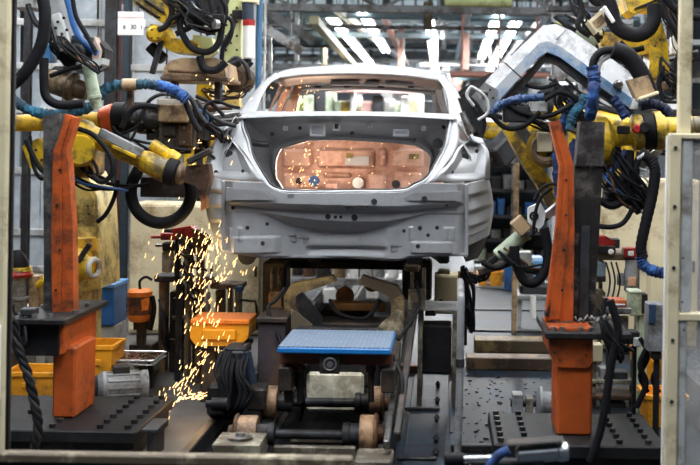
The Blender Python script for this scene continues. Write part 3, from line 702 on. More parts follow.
# under-plate structure
k = MB(); k.boxpx(319, 352, 340, 374, 6.03, .05, .006); fb = cr.add('front_bracket', k, DBRN)
k = MB(); q = P(330, 364, 6.03); k.cyl(q, q-V((0, .015, 0)), .018, n=6); cr.add('bolt', k, STEEL, fb)
k = MB(); q = P(330, 364, 6.03); k.ring(q-V((0, .004, 0)), V((0, 1, 0)), .03, .006); cr.add('washer', k, STEEL, fb)
k = MB(); k.boxpx(280, 354, 392, 364, 6.12, .1, .006); cr.add('cross_beam', k, mat('dark_red_brown_steel', (.13, .045, .025), .55, .3))
k = MB(); k.boxpx(306, 373, 364, 412, 6.95, .04, .02); cr.add('cover_panel', k, mat('pale_dirty_cover', (.80, .74, .58), .6, 0, .2, 9, (.34, .30, .21), .3))
k = MB(); k.box((P(283, 380, 6.5).x, 7.02, .2), (P(375, 380, 6.5).x, 7.1, .55), .01); cr.add('back_plate', k, BLKM)
for (x0, x1, nm) in ((284, 293, 1), (297, 304, 0), (368, 374, 0)):
    k = MB(); q0, q1 = P((x0+x1)/2, 356, 6.2), P((x0+x1)/2, 402, 6.2); k.cyl(q0, q1, S((x1-x0)/2, 6.2)); c = cr.add('strut', k, DGR if nm else DBRN)
    k = MB(); k.cyl(q0.lerp(q1, .2), q0.lerp(q1, .34), S((x1-x0)/2+2, 6.2)); cr.add('collar', k, RUSTM, c)
# long side channels running back under the car
for (x0, D0, x1, D1) in ((285, 6.1, 300, 8.9), (388, 6.1, 404, 8.9)):
    p, q = P(x0, 380, D0), P(x1, 330, D1); q.x = p.x; p.z = q.z = .42
    k = MB(); k.beam(p, q, .07, .12, .006); cr.add('side_channel', k, DBRN)
k = MB(); p = P(396, 360, 6.0); k.beam(V((p.x+.02, 5.75, .22)), V((p.x+.06, 7.4, .66)), .034, .05, .006); cr.add('slanted_channel', k, DBRN)
k = MB(); k.beam(V((p.x-.03, 5.75, .18)), V((p.x-.01, 7.4, .55)), .03, .05, .006); cr.add('slanted_channel', k, STEEL)
# wheels on two axles
def wheel(x0, x1, y, D, r, flange_left):
    c0, c1 = P(x0, y, D), P(x1, y, D); c0.z = c1.z = r+.055
    k = MB(); k.lathe(c0, V((1, 0, 0)), [(0, r*.96), (.01, r), (c1.x-c0.x-.01, r), (c1.x-c0.x, r*.96)], 28); w_ = cr.add('wheel', k, WOODT)
    k = MB(); e = c0 if flange_left else c1; s = -1 if flange_left else 1
    k.lathe(e, V((s, 0, 0)), [(0, r*1.08), (.012, r*1.1), (.02, r*1.0), (.022, r*.5), (.05, r*.45), (.055, r*.2)], 28); cr.add('flange', k, RUSTM, w_)
    e2 = c1 if flange_left else c0
    k = MB(); k.lathe(e2, V((-s, 0, 0)), [(0, r*.55), (.05, r*.55), (.055, r*.62), (.085, r*.6), (.09, r*.3)], 20); cr.add('hub', k, DGR, w_)
wheel(239, 258, 420, 6.08, .092, True); wheel(360, 374, 431, 6.08, .098, False)
wheel(266, 278, 399, 6.85, .092, True); wheel(370, 381, 402, 6.85, .095, False)
for (x0, x1, y, D, r) in ((262, 362, 430, 6.08, .024), (280, 370, 406, 6.85, .026)):
    k = MB(); p, q = P(x0, y, D), P(x1, y, D); p.z = q.z = .148; k.cyl(p, q, r, n=20); cr.add('axle', k, DGR)
k = MB(); k.boxpx(246, 389, 266, 411, 6.72, .2, .012); cr.add('axle_box', k, DBRN)
# lifting gantry: ochre arms, gussets, cross beam
for pts in ([(284, 333), (284, 296), (291, 284), (332, 276), (336, 282), (302, 293), (298, 303), (298, 333)],
            [(404, 333), (404, 299), (398, 287), (362, 276), (358, 283), (388, 296), (391, 305), (391, 333)]):
    k = MB(); k.prismpx(pts, 7.3, .12); cr.add('lift_arm', k, OLIV2)
for pts in ([(291, 310), (296, 312), (312, 325), (311, 333), (291, 333)], [(377, 334), (379, 326), (397, 310), (402, 312), (401, 335)]):
    k = MB(); k.prismpx(pts, 7.05, .03); cr.add('gusset', k, CREAMD)
k = MB(); k.boxpx(332, 304, 386, 311, 7.6, .12, .008); cr.add('cross_beam', k, mat('orange_brown_steel', (.34, .15, .04), .55, .2))
k = MB(); k.boxpx(300, 324, 400, 332, 7.4, .3, .01); cr.add('cross_beam', k, DBRN)
k = MB(); k.prismpx([(296, 296), (302, 292), (322, 318), (320, 330), (312, 330), (295, 306)], 7.12, .05); cr.add('swing_lever', k, BLKM)
k = MB(); k.boxpx(318, 311, 372, 323, 7.8, .3, .02); cr.add('gear_case', k, DBRN)
k = MB(); k.cyl(P(345, 296, 7.7), P(345, 296, 8.1), .06); k.cyl(P(372, 285, 7.6), P(372, 285, 8.0), .045); cr.add('roller', k, RUSTM)
k = MB(); k.boxpx(408, 290, 425, 310, 7.35, .08, .006); k.boxpx(411, 294, 418, 305, 7.33, .03, .004); cr.add('side_plate', k, CREAMD)
for (x0, y0, x1, y1, D, mm) in ((262, 262, 286, 320, 7.7, DBRN), (402, 262, 432, 300, 7.8, DBRN), (268, 292, 283, 314, 7.5, BROWN), (404, 265, 420, 272, 7.3, CREAMD)):
    k = MB(); k.boxpx(x0, y0, x1, y1, D, .25, .012); cr.add('lift_tower', k, mm)
for x in (272, 279, 412, 424):
    k = MB(); k.cyl(P(x, 268, 7.6), P(x, 300, 7.6), S(2, 7.6), n=10); cr.add('guide_rod', k, STEEL)
k = MB(); k.boxpx(270, 262, 430, 268, 7.9, .3, .01); cr.add('top_frame', k, BLKM)
for pts in ([(285, 288, 7.2), (276, 300, 7.15), (268, 310, 7.1), (280, 340, 7.0), (287, 360, 6.9)], [(398, 340, 6.9), (412, 320, 7.0), (420, 300, 7.2), (415, 280, 7.4)],
            [(330, 300, 7.4), (340, 314, 7.3), (365, 318, 7.3), (380, 300, 7.4)], [(392, 356, 6.4), (402, 380, 6.2), (398, 410, 6.1), (390, 430, 6.0)],
            [(300, 356, 6.3), (296, 380, 6.25), (303, 400, 6.3), (300, 420, 6.4)]):
    k = MB(); k.tube([P(*p) for p in pts], .012, 7, 6); cr.add('hose', k, BLK)
# chassis to the rear
k = MB(); xa, xb = P(290, 350, 6.6).x, P(384, 350, 6.6).x; k.box((xa, 7.12, .28), (xb, 8.7, .38), .02); cr.add('chassis', k, BLKM)
k = MB(); q = P(236, 440, 5.75); k.prism([V((q.x-.06, 5.62, .06)), V((q.x+.13, 5.62, .06)), V((q.x+.13, 5.62, .2)), V((q.x-.09, 5.62, .2))], (0, .26, 0)); lb = cr.add('buffer_block', k, OLIVE)
k = MB(); k.lathe(V((q.x+.02, 5.75, .2)), V((0, 0, 1)), [(0, .06), (.012, .06), (.014, .025), (.03, .02)], 18); cr.add('cap', k, STEEL, lb)
k = MB(); q2 = P(372, 440, 5.75); k.box((q2.x-.08, 5.66, .07), (q2.x+.1, 5.9, .13), .01); cr.add('buffer_block', k, OLIVE)
k = MB(); k.box((q.x+.13, 5.75, .07), (q2.x-.08, 5.82, .11), .006); cr.add('front_bar', k, BLKM)
k = MB(); k.box((q.x+.16, 5.9, .06), (q2.x-.09, 5.94, .13), .006); cr.add('front_bar', k, OLIVE)
k = MB(); k.boxpx(290, 436, 358, 444, 6.15, .05, .01); cr.add('guard_plate', k, OLIVE)
cr.done()
# rails under it
for i, (x, lb) in enumerate(((249, 'left steel floor rail under the carriage wheels'), (368, 'right steel floor rail under the carriage wheels'))):
    X = P(x, 425, 6.08).x; k = MB(); k.box((X-.03, 5.3, 0), (X+.03, 20, .05), .006); k.box((X-.06, 5.3, 0), (X+.06, 20, .015)); solo('floor_rail', k, DGR, lb, 'rail')
k = MB(); X = P(221, 426, 6.9).x; k.box((X-.025, 4.8, 0), (X+.025, 13, .09), .006); solo('kerb_strip', k, BLKM, 'black steel kerb along the left edge of the carriage lane', 'kerb')
k = MB(); k.box((-2.9, 5.0, .002), (X-.03, 11.4, .022), .004); solo('floor_plate', k, FLOORL, 'grey steel floor plate under the falling sparks', 'floor plate')
# dark boxes beside the carriage
t = T('cable_box', 'dark navy box on the floor left of the blue step plate', 'box')
k = MB(); k.boxpx(257, 322, 285, 388, 7.02, .42, .01); k.v = [V((p.x, p.y, max(p.z, .0))) for p in k.v]; t.add('body', k, mat('navy_brown_paint', (.06, .05, .06), .5, .1, .3, 8, (.12, .07, .04), .3))
k = MB(); k.boxpx(256, 318, 287, 323, 7.0, .46, .006); t.add('lid', k, DBRN); t.done()
t = T('drive_unit', 'black drive unit with cables between the orange tray and the carriage wheels', 'machine')
k = MB(); k.boxpx(216, 352, 243, 412, 6.75, .3, .02); t.add('housing', k, BLKM)
k = MB(); k.boxpx(224, 348, 246, 358, 6.72, .2, .01); t.add('junction_box', k, BLKM)
k = MB(); k.boxpx(231, 352, 243, 366, 6.66, .04, .006); c = t.add('terminal_plate', k, DGR)
for (x, y) in ((234, 355), (240, 355), (234, 362), (240, 362)):
    k = MB(); q = P(x, y, 6.66); k.cyl(q, q-V((0, .008, 0)), .008, n=8); t.add('socket', k, BLK, c)
k = MB(); k.cyl(P(212, 404, 6.5), P(228, 404, 6.5), .035); k.cyl(P(206, 404, 6.5), P(212, 404, 6.5), .02); t.add('knob', k, BLKM)
for i in range(9):
    k = MB(); x = 222+i*3.4; k.tube([P(x, 352, 6.7), P(x-4+random.uniform(-3, 3), 372, 6.62), P(x+random.uniform(-6, 6), 392, 6.6), P(x-6+random.uniform(-4, 4), 408, 6.6), P(x-10, 418, 6.7)], .011, 7, 6); t.add('cable', k, BLK)
k = MB(); k.cyl(P(246, 352, 6.7), P(252, 384, 6.7), .03); t.add('hose', k, mat('dark_navy_paint', (.02, .03, .05), .4))
k = MB(); k.boxpx(206, 385, 226, 418, 6.6, .25, .02); k.v = [V((p.x, p.y, max(p.z, .0))) for p in k.v]; t.add('foot', k, BLKM); t.done()
# right of carriage: cream terminal box, small table, standing pipe
t = T('terminal_box', 'cream terminal box behind the small steel table at the right rear corner of the car', 'box')
k = MB(); k.boxpx(434, 275, 460, 314, 8.2, .2, .008); b_ = t.add('body', k, CREAM)
k = MB(); k.boxpx(438, 270, 450, 275, 8.25, .12, .006); t.add('cable_gland', k, CREAMD)
k = MB(); k.boxpx(435.5, 277, 458.5, 304, 8.19, .012, .004); t.add('door', k, CREAM, None)
k = MB(); q = P(441, 301, 8.18); k.cyl(q, q-V((0, .008, 0)), .013); t.add('knob', k, BLK, b_)
k = MB(); k.boxpx(425, 303, 436, 316, 8.25, .15, .006); t.add('side_plate', k, CREAMD)
k = MB(); k.boxpx(440, 314, 454, 345, 8.3, .1, .004); k.v = [V((p.x, p.y, 0 if p.z < .6 else p.z)) for p in k.v]; t.add('stand', k, DGR); t.done()
t = T('side_table', 'small steel table with a thin grey top beside the carriage', 'table')
za = .62; a, b = P(418, 306, 7.6), P(460, 306, 7.6)
k = MB(); k.box((a.x, 7.45, za-.02), (b.x, 7.8, za), .003); t.add('tabletop', k, LGREY)
for x, y in ((a.x+.02, 7.47), (b.x-.03, 7.47), (a.x+.02, 7.77), (b.x-.03, 7.77)):
    k = MB(); k.box((x-.015, y-.015, 0), (x+.015, y+.015, za-.02), .003); t.add('leg', k, OLIVE)
k = MB(); k.box((a.x+.03, 7.5, .2), (b.x-.05, 7.75, .5), .01); t.add('drawer_box', k, BLKM); t.done()
t = T('standing_pipe', 'grey pipe standing upright beside the carriage lane, left of the orange column', 'pipe')
p = P(461, 300, 6.1); k = MB(); k.tube([V((p.x-.005, 6.1, .04)), V((p.x, 6.1, .4)), V((p.x, 6.1, p.z-.05)), V((p.x, 6.16, p.z+.02)), V((p.x, 6.5, p.z+.05))], .019, 14, 6); t.add('pipe', k, GREY)
k = MB(); k.lathe(V((p.x-.005, 6.1, 0)), V((0, 0, 1)), [(0, .06), (.02, .06), (.025, .03), (.06, .026)], 16); t.add('foot_flange', k, DGR)
k = MB(); k.lathe(V((p.x, 6.1, .5)), V((0, 0, 1)), [(0, .024), (.04, .024)], 14); t.add('collar', k, DGR); t.done()
# beams and plates on the floor, right
def slab(name, x0, x1, D0, D1, z1, m, label, cat, z0=0.0):
    k = MB(); k.box((P(x0, 380, D0).x, D0, z0), (P(x1, 380, D0).x, D1, z1), .006); return solo(name, k, m, label, cat)
slab('cross_beam', 466, 552, 8.75, 8.95, .09, BROWN, 'nearer brown steel beam across the floor left of the orange column', 'beam')
slab('cross_beam', 474, 552, 9.5, 9.75, .1, OLIV2, 'farther ochre steel beam across the floor left of the orange column', 'beam')
slab('cross_beam', 400, 457, 8.6, 8.72, .05, RUSTM, 'rusty steel bar on the floor right of the carriage', 'beam')
k = MB(); k.box((P(221, 426, 6.9).x, 4.2, .0005), (P(400, 400, 6.9).x, 14, .003)); solo('lane_dark_sheet', k, mat('near_black_lane', (.009, .009, .010), .8, 0, .4, 5, spec=.04), 'added near-black plate keeping the lane under the carriage dark', 'floor plate')  # near-black sheet added to darken the lane and what the panel reflects
slab('floor_plate', 402, 452, 5.9, 8.5, .012, mat('slate_floor_plate', (.03, .042, .058), .5, 0, .3, 5, (.015, .016, .02), .4, spec=.15), 'dark slate floor plate with studs right of the carriage', 'floor plate', .001)
for D in (8.0, 7.5, 7.0, 6.5, 6.2):
    k = MB(); X = P(437, 400, 6.9).x; k.cyl((X, D, .012), (X, D, .035), .012, n=10); k.cyl((X, D, .035), (X, D, .06), .02, .006, n=6)
    solo('floor_stud', k, BLKM, 'small black stud on the slate floor plate right of the carriage', 'stud', 'studs on the slate plate')
slab('floor_bar', 405, 440, 7.3, 7.34, .03, BLKM, 'short black bar on the slate floor plate, the farther of the two', 'bar', .012)
slab('floor_bar', 398, 438, 6.12, 6.17, .03, BLKM, 'short black bar on the slate floor plate, the nearer of the two', 'bar', .012)
slab('floor_bar', 452, 500, 6.35, 6.4, .04, BLKM, 'thin black bar on the floor right of the standing pipe', 'bar')
slab('threshold_strip', 440, 560, 12.0, 12.06, .015, DGR, 'dark strip across the far aisle floor', 'strip')
slab('threshold_strip', 470, 560, 10.6, 10.64, .015, DGR, 'dark strip across the aisle floor behind the ochre beam', 'strip')
# shavings scattered over the floor
k = MB()
for i in range(260):
    x, y = random.uniform(.0, .9), random.uniform(5.6, 8.6); s = random.uniform(.004, .014)
    k.obox(V((x, y, s*.3+.001)), (V((math.cos(i), math.sin(i), 0)), V((-math.sin(i), math.cos(i), 0)), UP), (s, s*.4, s*.3))
solo('metal_scrap', k, BLKM, 'dark metal scraps scattered over the slate floor', 'scrap', kind='stuff')
# ================================================================ left side of the cell
def q3(k, D): return [P(x, y, D) for x, y in k]
def path(pts, D=None): return [P(*p) if len(p) == 3 else P(p[0], p[1], D) for p in pts]
def hose(t, pts, rpx, m=BLK, D=None, name='hose', par=None, ridge=.035, rough=0, label=None, n=10):
    pp = path(pts, D); k = MB(); k.tube(pp, S(rpx, pp[0].y), n, 8, ridge, rough); return t.add(name, k, m, par, label)
def sleeve(t, pts, rpx, m, D=None, par=None):
    pp = path(pts, D); k = MB(); r = S(rpx, pp[0].y); k.tube(pp, r, 12, 10, 0, .16, r*.5); return t.add('sleeve', k, m, par)
def cylp(t, name, a, b, r0, r1, m, par=None, n=20, label=None):
    p, q = P(*a), P(*b); k = MB(); k.cyl(p, q, S(r0, a[2]), S(r1, b[2]), n); return t.add(name, k, m, par, label)
def lath(t, name, a, b, prof, m, par=None, n=22, label=None):
    """profile: (fraction along a-b, radius in px at a)"""
    p, q = P(*a), P(*b); L = (q-p).length; k = MB(); k.lathe(p, (q-p).normalized(), [(f*L, S(r, a[2])) for f, r in prof], n); return t.add(name, k, m, par, label)
def bx(t, name, x0, y0, x1, y1, D, dep, m, par=None, ch=.006, label=None, ground=False):
    k = MB(); k.boxpx(x0, y0, x1, y1, D, dep, ch)
    if ground:
        lo = min(p.z for p in k.v); k.v = [V((p.x, p.y, 0 if p.z < lo+ch*1.5+1e-4 else p.z)) for p in k.v]
    return t.add(name, k, m, par, label)
def bm_(t, name, a, b, wpx, dep, m, par=None, ch=.006, label=None):
    p, q = P(*a), P(*b); d = (q-p).normalized(); k = MB(); k.beam(p, q, S(wpx, a[2]), dep, ch, V((0, 1, 0)) if abs(d.y) < .9 else UP)
    return t.add(name, k, m, par, label)
def poly(t, name, pts, D, dep, m, par=None, label=None):
    k = MB(); k.prismpx(pts, D, dep); return t.add(name, k, m, par, label)
def bolts(t, pts, D, rpx, m=STEEL, par=None, name='bolt', up=False):
    for (x, y) in pts:
        k = MB(); q = P(x, y, D); r = S(rpx, D); k.cyl(q, q-V((0, r*.9, 0)), r, n=6); t.add(name, k, m, par)
WIREC = [DGR, BLU, RUSTM, DGR, STEEL]
def wires(t, a, b, n, D, sag=12, jit=8, r=.007, m=BLK, name='cable'):
    for i in range(n):
        j = lambda s=1: random.uniform(-jit, jit)*s
        k = MB(); p = (a[0]+j(.4), a[1]+j(.4)); q = (b[0]+j(.4), b[1]+j(.4)); d = D+random.uniform(-.12, .12)
        m1 = (p[0]*.7+q[0]*.3+j(), p[1]*.7+q[1]*.3+sag*random.uniform(.3, 1.2)); m2 = (p[0]*.3+q[0]*.7+j(), p[1]*.3+q[1]*.7+sag*random.uniform(.3, 1.2))
        k.tube([P(*p, d), P(*m1, d-.03), P(*m2, d-.03), P(*q, d)], r*random.uniform(.35, .9), 6, 6); t.add(name, k, m if random.random() < .8 else random.choice(WIREC))
# ---- guard post at the left edge of the frame
t = T('guard_post', 'cream steel guard post at the left edge, nearest the camera', 'post')
k = MB(); a = P(-9, 300, 4.9); b = P(4.5, 300, 4.9); k.box((a.x, 4.9, 0), (b.x, 5.0, 2.4), .008); t.add('post', k, CREAM)
k = MB(); c = P(7.5, 300, 4.9); k.box((b.x, 4.93, .2), (c.x, 4.96, 2.4), .003); t.add('seal_strip', k, BLK)
k = MB(); k.box((a.x-.01, 4.86, .55), (b.x-.008, 4.9, .86), .006); t.add('cover_plate', k, WHITE, None, 'white cover plate'); t.done()
BASEP = mat('dark_base_plate', (.022, .023, .026), .55, 0, .4, 8, (.01, .01, .01), .4, spec=.2)
# ---- jig stand, left
t = T('jig_stand', 'orange jig column with black post on the base plate left of the car', 'jig stand')
D = 6.3
k = MB(); a, b = P(-30, 414, D), P(152, 412, D); k.box((a.x, 5.98, .11), (b.x, 6.82, .17), .006); pl = t.add('base_plate', k, BASEP)
k = MB(); k.box((a.x, 6.02, 0), (b.x-.02, 6.78, .11), .004); t.add('subframe', k, BLKM)
for i in range(7):
    for x in (b.x-.06, b.x-.20, b.x-.44):
        if x < b.x-.4 and i > 4: continue
        k = MB(); y = 6.05+i*.12; k.cyl((x, y, .17), (x, y, .19), .018, n=8); t.add('bolt', k, BLKM, pl)
for i in range(5):
    k = MB(); k.cyl((a.x+.12+i*.09, 6.1+i*.13, .17), (a.x+.12+i*.09, 6.1+i*.13, .19), .018, n=8); t.add('bolt', k, BLKM, pl)
xl, xr = P(55, 400, D).x, P(72, 400, D).x
k = MB(); k.box((xl, 6.25, .17), (xr+.03, 6.62, P(60, 345, D).z), .012); t.add('column', k, ORG)
k = MB(); k.box((P(34, 330, D).x, 6.18, P(40, 352, D).z), (P(70, 330, D).x, 6.78, P(40, 318, D).z), .012); hb = t.add('head_box', k, ORG)
k = MB(); k.box((P(33, 330, D).x, 6.16, P(40, 352, D).z+.004), (P(67, 330, D).x, 6.18, P(40, 318, D).z), .004); t.add('face_plate', k, BLKM, hb)
k = MB(); k.box((P(22, 330, D).x, 6.08, P(40, 319, D).z), (P(78, 330, D).x, 6.86, P(40, 313, D).z), .006); tp = t.add('top_plate', k, BLKM)
for (x, y) in ((.05, .06), (.12, .05), (.2, .06), (.05, .4), (.26, .5), (.28, .2)):
    k = MB(); q = V((P(22, 330, D).x+x, 6.08+y, P(40, 313, D).z)); k.cyl(q, q+UP*.02, .014, n=8); t.add('bolt', k, STEEL, tp)
k = MB(); k.prism(path([(43, 116), (60, 113), (60, 316), (44, 316)], 6.42), (0, .16, 0)); t.add('inner_post', k, mat('scuffed_black_steel', (.05, .05, .052), .45, .5, .4, 10, (.18, .17, .16), .3))
k = MB(); pts = [(65, 114), (76, 118), (66.5, 150), (68.5, 165), (72.5, 230), (73.5, 314), (52, 314), (51, 230), (53, 151), (58, 140)]
k.prism(path(pts, 6.36), (0, .09, 0)); ob = t.add('curved_bar', k, ORG)
k = MB(); k.prism([p-V((0, .012, 0)) for p in path([(66, 117), (71, 119), (61, 151), (62, 165), (63, 230), (61, 312), (53.5, 312), (52.5, 230), (54.5, 152), (59.5, 141)], 6.36)], (0, .012, 0)); t.add('facing_strip', k, ORG, ob)
bolts(t, [(60, 170), (57, 205), (60, 250), (56, 290)], 6.34, 1.5, BLKM, ob)
wires(t, (26, 325), (18, 350), 5, 6.15, 8, 6, .012)
bx(t, 'valve_block', 14, 316, 32, 334, 6.2, .1, BLKM)
bx(t, 'clamp', 20, 309, 34, 316, 6.12, .08, DGR)
t.done()
t = T('hanging_cable', 'thick dark twisted cable hanging in front of the orange jig column', 'cable')
pp = path([(14, 318), (17, 345), (27, 372), (34, 400), (38, 425), (34, 450), (30, 462)], 5.75)
for ph in (0, 2.1, 4.2):
    sm = smooth_path(pp, 10); k = MB(); pts = [p+V((.012*math.cos(i*.55+ph), .012*math.sin(i*.55+ph), 0)) for i, p in enumerate(sm)]
    k.tube(pts, .013, 7, 2); t.add('strand', k, BLK if ph else DGR)
t.done()
t = T('guard_rail', 'dull cream rail bar across the bottom edge, nearest the camera', 'rail')
k = MB(); a, b = P(-20, 452, 4.3), P(352, 459, 4.3); zt = .488; k.box((a.x, 4.3, zt-.035), (b.x, 4.36, zt), .006); t.add('bar', k, CREAMD)
k = MB(); k.box((a.x, 4.33, zt-.12), (b.x, 4.345, zt-.035), .003); t.add('kick_plate', k, BLKM)
for x in (a.x+.2, b.x-.05):
    k = MB(); k.box((x-.03, 4.345, 0), (x+.03, 4.4, zt-.02), .004); t.add('leg', k, CREAMD)
t.done()
# ---- robot with the upper forearm (left)
t = T('welding_robot', 'yellow welding robot with its forearm behind the orange jig column, blue sleeve above', 'robot')
D = 7.3
lath(t, 'forearm', (-25, 124, D), (104, 121, D), [(0, 10), (.2, 10), (.22, 11), (.28, 11), (.3, 8.5), (.52, 8.5), (.55, 10), (1, 9)], YEL2)
k = MB(); e_ = P(-32, 124, D); k.obox(e_, (V((1, 0, 0)), V((0, 1, 0)), UP), (.17, .15, .15), .04); k.beam(e_-UP*.1+V((-.05, .1, 0)), V((e_.x-.1, D+.1, .8)), .2, .24, .03); k.cyl((e_.x-.1, D-.12, .85), (e_.x-.1, D+.32, .85), .17); t.add('lower_arm', k, YEL2)
k = MB(); k.lathe(V((e_.x-.1, D+.1, .3)), V((0, 0, 1)), [(0, .25), (.08, .26), (.12, .2), (.5, .17)], 20); t.add('turret', k, YEL2); k = MB(); k.box((e_.x-.4, D-.2, 0), (e_.x+.2, D+.4, .3), .02); t.add('pedestal', k, DGR)
f = lath(t, 'flange', (100, 121, D), (116, 118, D), [(0, 9), (.2, 13), (.9, 15), (1, 14)], mat('red_orange_paint', (.62, .10, .03), .4, 0, .25, 8))
lath(t, 'wrist_band', (114, 118, D), (129, 118, D), [(0, 15), (.1, 16), (.8, 16), (.85, 14), (1, 14)], BLK)
lath(t, 'wrist', (129, 118, D), (160, 122, D), [(0, 13), (.3, 12), (.35, 14), (.5, 14), (.55, 10), (1, 9)], DGR)
g = bx(t, 'transformer', 158, 118, 196, 148, D-.05, .3, mat('brown_grey_steel', (.17, .12, .08), .5, .3, .35, 9, (.05, .04, .03), .4))
bx(t, 'cover', 158, 104, 188, 122, D-.12, .3, TAN, None, .008); bx(t, 'lid', 157, 99, 187, 106, D-.11, .28, mat('pale_lid', (.62, .55, .46), .5), None, .006)
for (x0, y0, x1, y1) in ((162, 124, 176, 136), (178, 124, 192, 146), (163, 139, 175, 147)): bx(t, 'cover_plate', x0, y0, x1, y1, D-.07, .02, RUSTM if x0 > 170 else DBRN, g)
for (x0, y0, x1, y1, m_) in ((130, 102, 146, 128, DGR), (146, 108, 159, 140, DBRN), (138, 126, 156, 134, STEEL), (196, 122, 205, 140, DBRN), (188, 110, 200, 120, BLKM)): bx(t, 'gun_bracket', x0, y0, x1, y1, D-.02, .15, m_)
bolts(t, [(133, 108), (142, 108), (133, 122), (142, 122), (150, 112), (154, 130), (165, 121), (190, 121), (184, 128), (184, 142)], D-.08, 1.4)
sleeve(t, [(98, 98), (104, 90), (114, 85.5), (124, 84.5)], 5.2, TEAL, D-.25); sleeve(t, [(136, 84.5), (148, 84), (158, 85.5)], 5.2, mat('dark_teal_sleeve', (.02, .07, .11), .7, 0, .5, 16), D-.25)
sleeve(t, [(157, 85), (168, 88), (178, 92), (187, 100)], 5.6, BLUS, D-.25)
lath(t, 'hose_clamp', (123, 84.5, D-.25), (137, 84.5, D-.25), [(0, 6), (1, 6)], TAN); bx(t, 'clamp_post', 126, 89, 133, 112, D-.2, .04, BROWN)
hose(t, [(183, 96), (188, 108), (193, 120), (200, 132)], 3, BLK, D-.2); hose(t, [(176, 92), (190, 98), (198, 112), (206, 124)], 2.6, DGR, D-.15)
hose(t, [(122, 128), (130, 112), (142, 106), (158, 107)], 3, BLK, D-.22); hose(t, [(140, 118), (150, 100), (166, 94), (184, 100)], 2, DGR, D-.1)
sleeve(t, [(10, 96), (18, 103), (30, 110), (45, 114), (58, 114), (76, 112), (92, 106)], 5, TEAL, D-.3)
wires(t, (60, 128), (140, 126), 4, D-.12, 16, 12, .011); wires(t, (110, 130), (190, 150), 6, D-.05, 10, 9, .01)
t.done()
# ---- robot with the diagonal forearm, loop hose, rusty gripper
t = T('welding_robot', 'yellow welding robot with diagonal forearm and big black hose loop left of the car', 'robot')
D = 7.0
lath(t, 'forearm', (78, 129, D), (168, 172, D), [(0, 11), (.1, 13), (.14, 10.5), (.55, 10), (.7, 9), (.74, 11), (.98, 12), (1, 11)], YEL)
bm_(t, 'cover_plate', (100, 132, D-.1), (142, 153, D-.1), 9, .05, GREY); bm_(t, 'nameplate', (112, 146, D-.14), (136, 157, D-.14), 4, .01, YEL)
lath(t, 'wrist_band', (166, 171, D), (178, 174, D), [(0, 12), (.1, 14), (.85, 14), (1, 11)], BLK)
lath(t, 'wrist', (177, 173, D), (194, 176, D), [(0, 10), (.3, 11), (.5, 8), (1, 8)], TAN)
w_ = poly(t, 'gun_body', [(186, 166), (208, 164), (210, 178), (205, 196), (196, 186), (184, 182)], D-.08, .12, RUSTM); poly(t, 'gun_jaw', [(196, 184), (206, 182), (206, 208), (201, 211), (200, 194)], D-.05, .08, mat('orange_rust', (.42, .15, .04), .6, .2, .4, 10, (.1, .05, .02), .4), w_)
bolts(t, [(190, 172), (200, 170), (203, 188), (192, 178)], D-.09, 1.4, DGR, w_)
bm_(t, 'gun_arm', (188, 162, D-.1), (212, 150, D-.1), 6, .06, DBRN); lath(t, 'link_rod', (152, 144, D+.1), (178, 161, D+.1), [(0, 6), (.6, 6), (.65, 7.5), (1, 7.5)], YEL)
k = MB(); th = [math.pi*(-.12)+i*(math.pi*1.3)/18 for i in range(19)]
k.tube([P(161+30*math.cos(a), 192+31*math.sin(a), D+.16) for a in th]+[P(140, 168, D+.18), P(150, 158, D+.2)], S(6.2, D), 12, 6, .02); t.add('loop_hose', k, BLK)
bx(t, 'cross_bracket', 140, 178, 200, 197, D+.3, .2, DGR)
k = MB(); k.prism(path([(66, 176), (86, 172), (97, 196), (100, 250), (101, 288), (82, 292), (80, 400), (60, 400), (64, 240)], D+.7), (0, .45, 0)); cl = t.add('base_column', k, YCREAM)
k = MB(); k.prism(path([(86, 182), (94, 200), (97, 285), (88, 285), (84, 210)], D+.69), (0, .012, 0)); t.add('side_cover', k, YCREAM, cl)
bolts(t, [(88, 206), (89, 214), (90, 240), (70, 190), (70, 230)], D+.685, 1.2, DGR, cl)
lath(t, 'joint_motor', (70, 262, D+.55), (96, 270, D+.5), [(0, 15), (.5, 17), (.55, 12), (1, 11)], YEL); k = MB(); k.ring(P(94, 268, D+.45), V((1, -.4, 0)), S(9, D), S(3, D)); t.add('flange_ring', k, LGREY)
bx(t, 'joint_cover', 72, 238, 92, 252, D+.6, .1, YEL2); bm_(t, 'lever', (78, 262, D+.45), (90, 244, D+.45), 5, .04, BLKM)
bx(t, 'shoulder', 70, 138, 92, 178, D+.1, .3, YEL2, None, .03); lath(t, 'shoulder_joint', (80, 150, D-.1), (80, 150, D+.4), [(0, 14), (.1, 17), (1, 17)], YEL)
poly(t, 'counter_arm', [(22, 146), (38, 138), (50, 152), (50, 170), (30, 168)], D+.2, .15, YEL); bolts(t, [(36, 150), (42, 160)], D+.19, 1.5, DGR)
hose(t, [(76, 128), (92, 134), (104, 146), (112, 160), (112, 174), (102, 182), (92, 176)], 2.6, BLK, D-.2)
hose(t, [(70, 132), (84, 150), (90, 170), (104, 182), (130, 186), (150, 184)], 2, BLK, D+.12)
hose(t, [(26, 140), (34, 158), (44, 172), (62, 182), (74, 170)], 2.6, BLK, D-.1); hose(t, [(30, 136), (32, 160), (40, 178), (56, 176)], 2, BLK, D)
wires(t, (72, 178), (130, 188), 6, D+.15, 6, 7, .012); wires(t, (84, 150), (104, 182), 3, D+.1, 10, 9, .011)
hose(t, [(118, 180), (114, 198), (106, 214), (97, 222)], 2.2, BLK, D+.1)
t.done()
